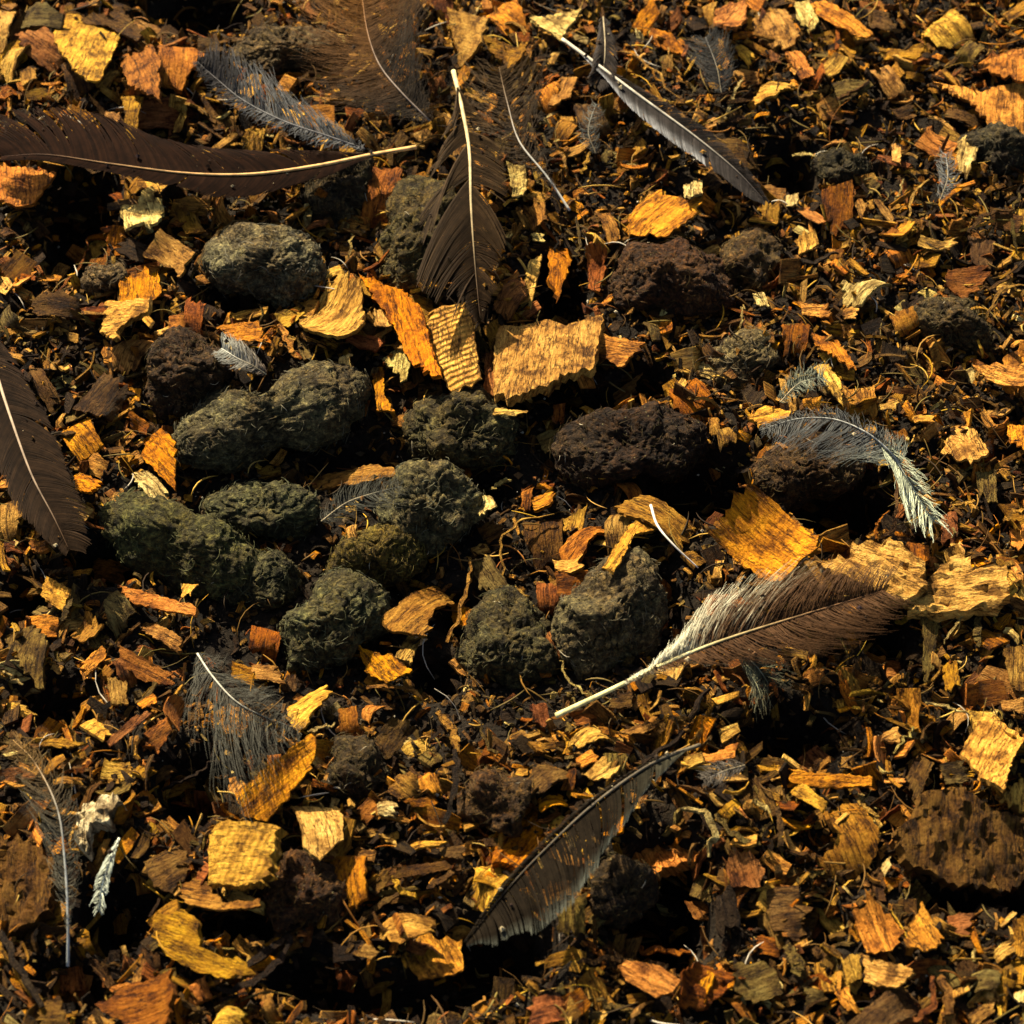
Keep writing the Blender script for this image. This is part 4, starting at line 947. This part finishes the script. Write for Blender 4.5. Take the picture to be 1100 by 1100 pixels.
feather('small grey green downy tuft just above the wispy white down', [(838,432),(858,412),(884,404)], [1.4,1.6,1.5],
        [8,16,14], [6,14,12], 1.2, 1, lambda u, s, rnd, e=0: (.16,.17,.12), lean=.6, n=80, barb=.9, down=1, wav=2, seed=25, splits=2, zj=.2, cat='down tuft')
feather('spidery black down feather sprawling over chips at the lower left', [(212,702),(228,726),(252,752),(280,768),(322,784)], [1.4,1.8,2.0,1.9,1.6],
        [8,26,34,30,20,8], [10,60,80,70,40,12], 1.8, 1, lambda u, s, rnd, e=0: (.075,.072,.055), lean=.55, n=190, barb=.7, down=1, wav=4, seed=27, splits=4, fr=.8, cup=.3, zj=.35, shaftcol=(.38,.36,.28), cat='down feather')
feather('small white and grey down feather behind the twin lobed grey pellet', [(286,402),(270,392),(254,384),(238,374)], [1.1,1.5,1.6,1.5],
        [4,12,14,10], [6,18,20,12], 1.4, 1, lambda u, s, rnd, e=0: mixt((.14,.10,.07),(.46,.46,.38), u), lean=.7, n=100, barb=1.1, down=.7, wav=1.2, seed=29, splits=2, zj=.1)
feather('small charred black down wisp between the mossy and round pellets', [(345,560),(372,540),(400,530),(432,522)], [.9,1.3,1.4,1.2],
        [8,20,18,6], [10,24,20,8], 1.2, 1, lambda u, s, rnd, e=0: (.055,.055,.042), lean=.8, n=110, barb=.8, down=1, wav=2.5, seed=31, splits=3, zj=.2, cat='down feather')
feather('blurred brown down feather with a bare upright quill at the left edge', [(73,1038),(73,990),(70,930),(62,870),(38,820),(14,795)], [.8,1.5,2.0,2.4,2.4,2.2],
        [0,0,20,34,30,18,8], [0,0,16,22,20,12,6], 2.8, 1, lambda u, s, rnd, e=0: mixt((.11,.10,.07),(.22,.13,.045), sstep(.45,.9,u)), lean=.8, n=190, barb=.8, down=1, wav=3, seed=33, splits=4, fr=.4, zj=.3, shaftcol=(.26,.27,.25))
feather('small white forked feather hanging below the pale cream lump', [(128,900),(118,925),(110,950),(106,978)], [1.5,1.4,1.2,1.0],
        [1,6,8,5], [2,8,9,5], 1.8, 1, lambda u, s, rnd, e=0: (.50,.54,.42), lean=1.0, n=60, barb=1.5, down=.4, wav=.8, seed=35, splits=3, fr=1.2, shaftcol=(.5,.5,.4))
feather('small grey tuft lying among fine litter near the upper right', [(1010,215),(1018,190),(1016,165)], [1.2,1.6,1.7],
        [5,13,12,6], [5,13,12,6], 1.2, 1, lambda u, s, rnd, e=0: (.20,.20,.18), lean=.7, n=70, barb=.8, down=1, wav=2, seed=37, splits=2, zj=.2, cat='down tuft')
feather('dark grey tuft at the top right of the slim slate feather', [(775,100),(770,72),(758,40)], [1.2,1.6,1.7],
        [8,24,26,14], [8,22,26,14], 1.2, 1, lambda u, s, rnd, e=0: (.085,.080,.070), lean=.65, n=130, barb=.8, down=1, wav=2.5, seed=39, splits=2, zj=.25, cat='down tuft')
feather('short dark feather fragment at the top edge beside the slate quill', [(648,18),(650,48),(648,74),(640,92)], [1.6,1.9,1.8,1.6],
        [6,14,14,8], [6,14,14,6], 1.4, 1, lambda u, s, rnd, e=0: (.055,.045,.038), lean=.7, n=110, barb=1.5, down=.2, seed=41, splits=3, fr=.5)
feather('grey brown tuft at the root of the long charcoal feather', [(800,822),(778,828),(756,838)], [1.2,1.5,1.4],
        [6,14,12,6], [6,14,14,6], 1.2, 1, lambda u, s, rnd, e=0: (.13,.11,.085), lean=.7, n=90, barb=.9, down=1, wav=2, seed=43, splits=2, zj=.2, cat='down tuft')
feather('dark green grey wisp hanging between the slate and gauzy feathers', [(640,165),(632,140),(640,112)], [.9,1.3,1.5],
        [5,12,10,5], [5,14,14,5], 1.2, 1, lambda u, s, rnd, e=0: (.12,.12,.10), lean=.6, n=60, barb=.9, down=1, wav=2, seed=45, splits=2, zj=.2, cat='down tuft')

# curved bare quill on the curled chips
def quill(label, pts, z, wpx, col):
    q = catmull([(x, y, 0) for x, y in pts], 24); W = [unp(p.x, p.y, z+.5*math.sin(math.pi*k/24)) for k, p in enumerate(q)]
    mb = MB(); tube(mb, W, [wpx*PXCM*.5*(1-.5*k/24) for k in range(25)], col, 7); o = mb.build('bare_quill', M_SHAFT, uv=False); tag(o, label, 'quill'); return o
quill('thin white curved bare quill right of the curled brown chips', tp('E', [(960,530),(980,590),(1030,650),(1100,715)]), .9, 3, (.62,.55,.45))

# ------------------------------------------------------------------ litter: everything too small and too many to count
def inview(p):
    d = p-cam_pos; z = d.dot(fwd); return abs(d.dot(right)/z/TH) < 1.0 and abs(d.dot(upv)/z/TH) < 1.0
def nearpel(x, y): return basin(x, y)
rnd = random.Random(99)
MIX = [('D', .26), ('B', .21), ('R', .08), ('A', .20), ('V', .09), ('O', .08), ('Y', .055), ('P', .015)]
def pick(bias=0):
    r = rnd.random(); s = 0
    for k, w_ in MIX:
        s += w_
        if r < s: return k
    return 'B'
def shard(mb, c, L, Wd, th, yaw, pitch, roll, bend, col, jag=.2):
    n = 4; a = Vector((math.cos(yaw)*math.cos(pitch), math.sin(yaw)*math.cos(pitch), math.sin(pitch)))
    s0 = Vector((-math.sin(yaw), math.cos(yaw), 0)); u0 = a.cross(s0)*1.0
    s_ = s0*math.cos(roll)+u0*math.sin(roll); u_ = a.cross(s_)
    if u_.z < 0: u_ = -u_
    v = []; ou = rnd.uniform(0, 60); ov = rnd.uniform(0, 60); uv = []
    for i in range(n+1):
        t = i/n-.5; w1 = Wd*(1-abs(t)*rnd.uniform(0, .7))*(1+rnd.uniform(-jag, jag)); w2 = Wd*(1-abs(t)*rnd.uniform(0, .7))*(1+rnd.uniform(-jag, jag))
        ctr = c + a*(L*t+rnd.uniform(-.04, .04)*L) - u_*(bend*L*t*t*2)
        for q in (-1, 1):
            w_ = w1 if q < 0 else w2; off = a*rnd.uniform(-.10, .10)*L*(1 if i in (0, n) else .2)
            v += [ctr+s_*(q*w_/2)+off, ctr+s_*(q*w_/2)+off-u_*th]; uv += [(ou+L*t, ov+q*w_/2), (ou+L*t, ov+q*w_/2+.1)]
    f = []
    for i in range(n):
        o = 4*i; f += [(o, o+4, o+6, o+2), (o+1, o+3, o+7, o+5), (o, o+1, o+5, o+4), (o+2, o+6, o+7, o+3)]
    f += [(0, 2, 3, 1), (4*n, 4*n+1, 4*n+3, 4*n+2)]
    mb.add(v, f, uv, col)
XR = 21; YR0, YR1 = -20, 27
# a few more countable chips in view
extra = 0; tries = 0
while len(items) + sum(1 for q in CH if 'L' in q[3]) < 296 and tries < 4000:
    tries += 1
    px = rnd.uniform(15, 1085); py = rnd.uniform(10, 1090); c = G(px, py, .3)
    if basin(c.x, c.y) > .35 or c.z < Hs(c.x, c.y)-.3: continue
    if min((px-a)**2+(py-b)**2 for a, b in POS) < 26**2: continue
    k = pick(); mb = MB(); L = rnd.uniform(.6, 1.2); cc = tintc(k, rnd)
    shard(mb, c, L, L*rnd.uniform(.35, .8), rnd.uniform(.06, .14), rnd.uniform(0, 6.28), rnd.gauss(0, .35), rnd.gauss(0, .5), rnd.choice([0, .2, .6]), cc)
    o = mb.build('wood_chip', M_CHIP, color=cc, tint=False, smooth=False); tag(o, None, 'wood chip', 'wood chips scattered over the ground')
    POS.append((px, py)); items.append((o, px, py, k, 'small'))
autolabel(items, 'chip', CW)
autolabel(fitems, 'splinter', CW)

GR = {}
for a, b2, rr in TR:
    for ii in (-1, 0, 1):
        for jj in (-1, 0, 1): GR.setdefault((int(a//2)+ii, int(b2//2)+jj), []).append((a, b2, rr))
mb = MB()
for it in range(21000):
    x = rnd.uniform(-XR, XR); y = rnd.uniform(YR0, YR1); h = H(x, y); deep = Hs(x, y)-h; b = nearpel(x, y)
    if b > .3 and rnd.random() < .45: continue
    if deep > .6 and rnd.random() < .55: continue
    cell = GR.get((int(x//2), int(y//2)))
    if cell and any((x-a)**2+(y+.15-b2)**2 < rr*rr for a, b2, rr in cell): continue
    far = sstep(2, 14, y) * sstep(-8, 6, x)
    L = rnd.choice([rnd.uniform(.22, .5), rnd.uniform(.3, .85), rnd.uniform(.5, 1.3)])*(1-.25*far)
    if b > .3: L *= .7
    elif it > 19000: L = rnd.uniform(.6, 1.25)
    k = pick()
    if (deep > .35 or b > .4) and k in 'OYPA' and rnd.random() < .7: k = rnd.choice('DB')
    if it > 19000: k = rnd.choice('OOAAAAYYBR')
    z = h + (.2 if it > 19000 else 0) + rnd.uniform(-.04, .30)*(1 if b < .3 else .5)
    wd = L*rnd.choice([rnd.uniform(.08, .25), rnd.uniform(.3, .8)])
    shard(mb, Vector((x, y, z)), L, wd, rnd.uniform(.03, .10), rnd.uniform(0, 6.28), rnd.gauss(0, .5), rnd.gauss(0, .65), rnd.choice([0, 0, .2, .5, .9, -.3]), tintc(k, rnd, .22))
for _ in range(15000):
    x = rnd.uniform(-XR, XR); y = rnd.uniform(YR0, YR1); h = H(x, y)
    if Hs(x, y)-h > .5 and rnd.random() < .6: continue
    if basin(x, y) > .4 and rnd.random() < .6: continue
    cell = GR.get((int(x//2), int(y//2)))
    if cell and any((x-a)**2+(y-b2)**2 < rr*rr*.6 for a, b2, rr in cell): continue
    L = rnd.uniform(.14, .5); k = pick(); wd = L*rnd.choice([rnd.uniform(.12, .3), rnd.uniform(.3, .8)])
    shard(mb, Vector((x, y, h+rnd.uniform(.05, .36))), L, wd, rnd.uniform(.02, .06), rnd.uniform(0, 6.28), rnd.gauss(0, .5), rnd.gauss(0, .6), rnd.choice([0, .3, .8]), tintc(k, rnd, .25))
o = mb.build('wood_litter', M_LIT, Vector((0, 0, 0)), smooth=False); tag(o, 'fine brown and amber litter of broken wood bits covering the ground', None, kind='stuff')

mb = MB()
for _ in range(2900):
    x = rnd.uniform(-XR, XR); y = rnd.uniform(YR0, YR1); h = H(x, y)
    if Hs(x, y)-h > .8 and rnd.random() < .6: continue
    L = rnd.uniform(.4, 1.7); a = rnd.uniform(0, 6.28); cv = rnd.uniform(-1, 1); z = h+rnd.uniform(.05, .6); up = rnd.gauss(0, .25)
    d = Vector((math.cos(a), math.sin(a), up)); s_ = Vector((-d.y, d.x, 0)); pts = []
    for j in range(6):
        u = j/5-.5; pts.append(Vector((x, y, z)) + d*(L*u) + s_*(cv*L*u*u) + Vector((0, 0, -.3*u*u*L)))
    k = rnd.choice('DDBBBVVARY'); g = tuple(ch*.6 for ch in tintc(k, rnd, .25))
    if rnd.random() < .04: g = (.40, .35, .26)
    r_ = rnd.uniform(.010, .032); tube(mb, pts, [r_*.4, r_, r_*1.1, r_, r_*.8, r_*.3], g, 3)
o = mb.build('root_fibres', M_FIB, Vector((0, 0, 0)), uv=False); tag(o, 'tangle of hair thin roots and bark fibres in the litter', None, kind='stuff')

mb = MB(); OC = [(1, 0, 0), (0, 1, 0), (-1, 0, 0), (0, -1, 0), (0, 0, 1), (0, 0, -1)]; OF = [(0, 1, 4), (1, 2, 4), (2, 3, 4), (3, 0, 4), (1, 0, 5), (2, 1, 5), (3, 2, 5), (0, 3, 5)]
for _ in range(30000):
    x = rnd.uniform(-XR, XR); y = rnd.uniform(YR0, YR1); h = H(x, y); r_ = rnd.uniform(.025, .085)*rnd.choice([1, 1, 1, 1.7])
    q = rnd.random()
    col = (.018, .012, .007) if q < .6 else ((.05, .034, .016) if q < .88 else ((.10, .055, .02) if q < .97 else (.42, .36, .24)))
    if q > .97: r_ *= .5
    g = rnd.uniform(.6, 1.4); c = Vector((x, y, h+rnd.uniform(0, .25)*rnd.random()+.02))
    mb.add([c+Vector((p[0]*r_*rnd.uniform(.5, 1.5), p[1]*r_*rnd.uniform(.5, 1.5), p[2]*r_*rnd.uniform(.5, 1.2)))for p in OC], OF, None, tuple(k*g for k in col))
for p in ONF:
    r_ = rnd.choice([.012, .018, .03, .07])*rnd.uniform(.7, 1.3); g = rnd.uniform(.3, .8); c = p + Vector((0, 0, r_*.8+.02))
    mb.add([c+Vector(q)*r_*rnd.uniform(.6, 1.5) for q in OC], OF, None, rnd.choice([(.30*g, .15*g, .02), (.06*g, .035*g, .012), (.03, .02, .012), (.45*g, .36*g, .2*g)]))
o = mb.build('soil_crumbs', M_CRUMB, Vector((0, 0, 0)), uv=False, smooth=False); tag(o, 'dark crumbs of soil and rotted wood between the chips', None, kind='stuff')
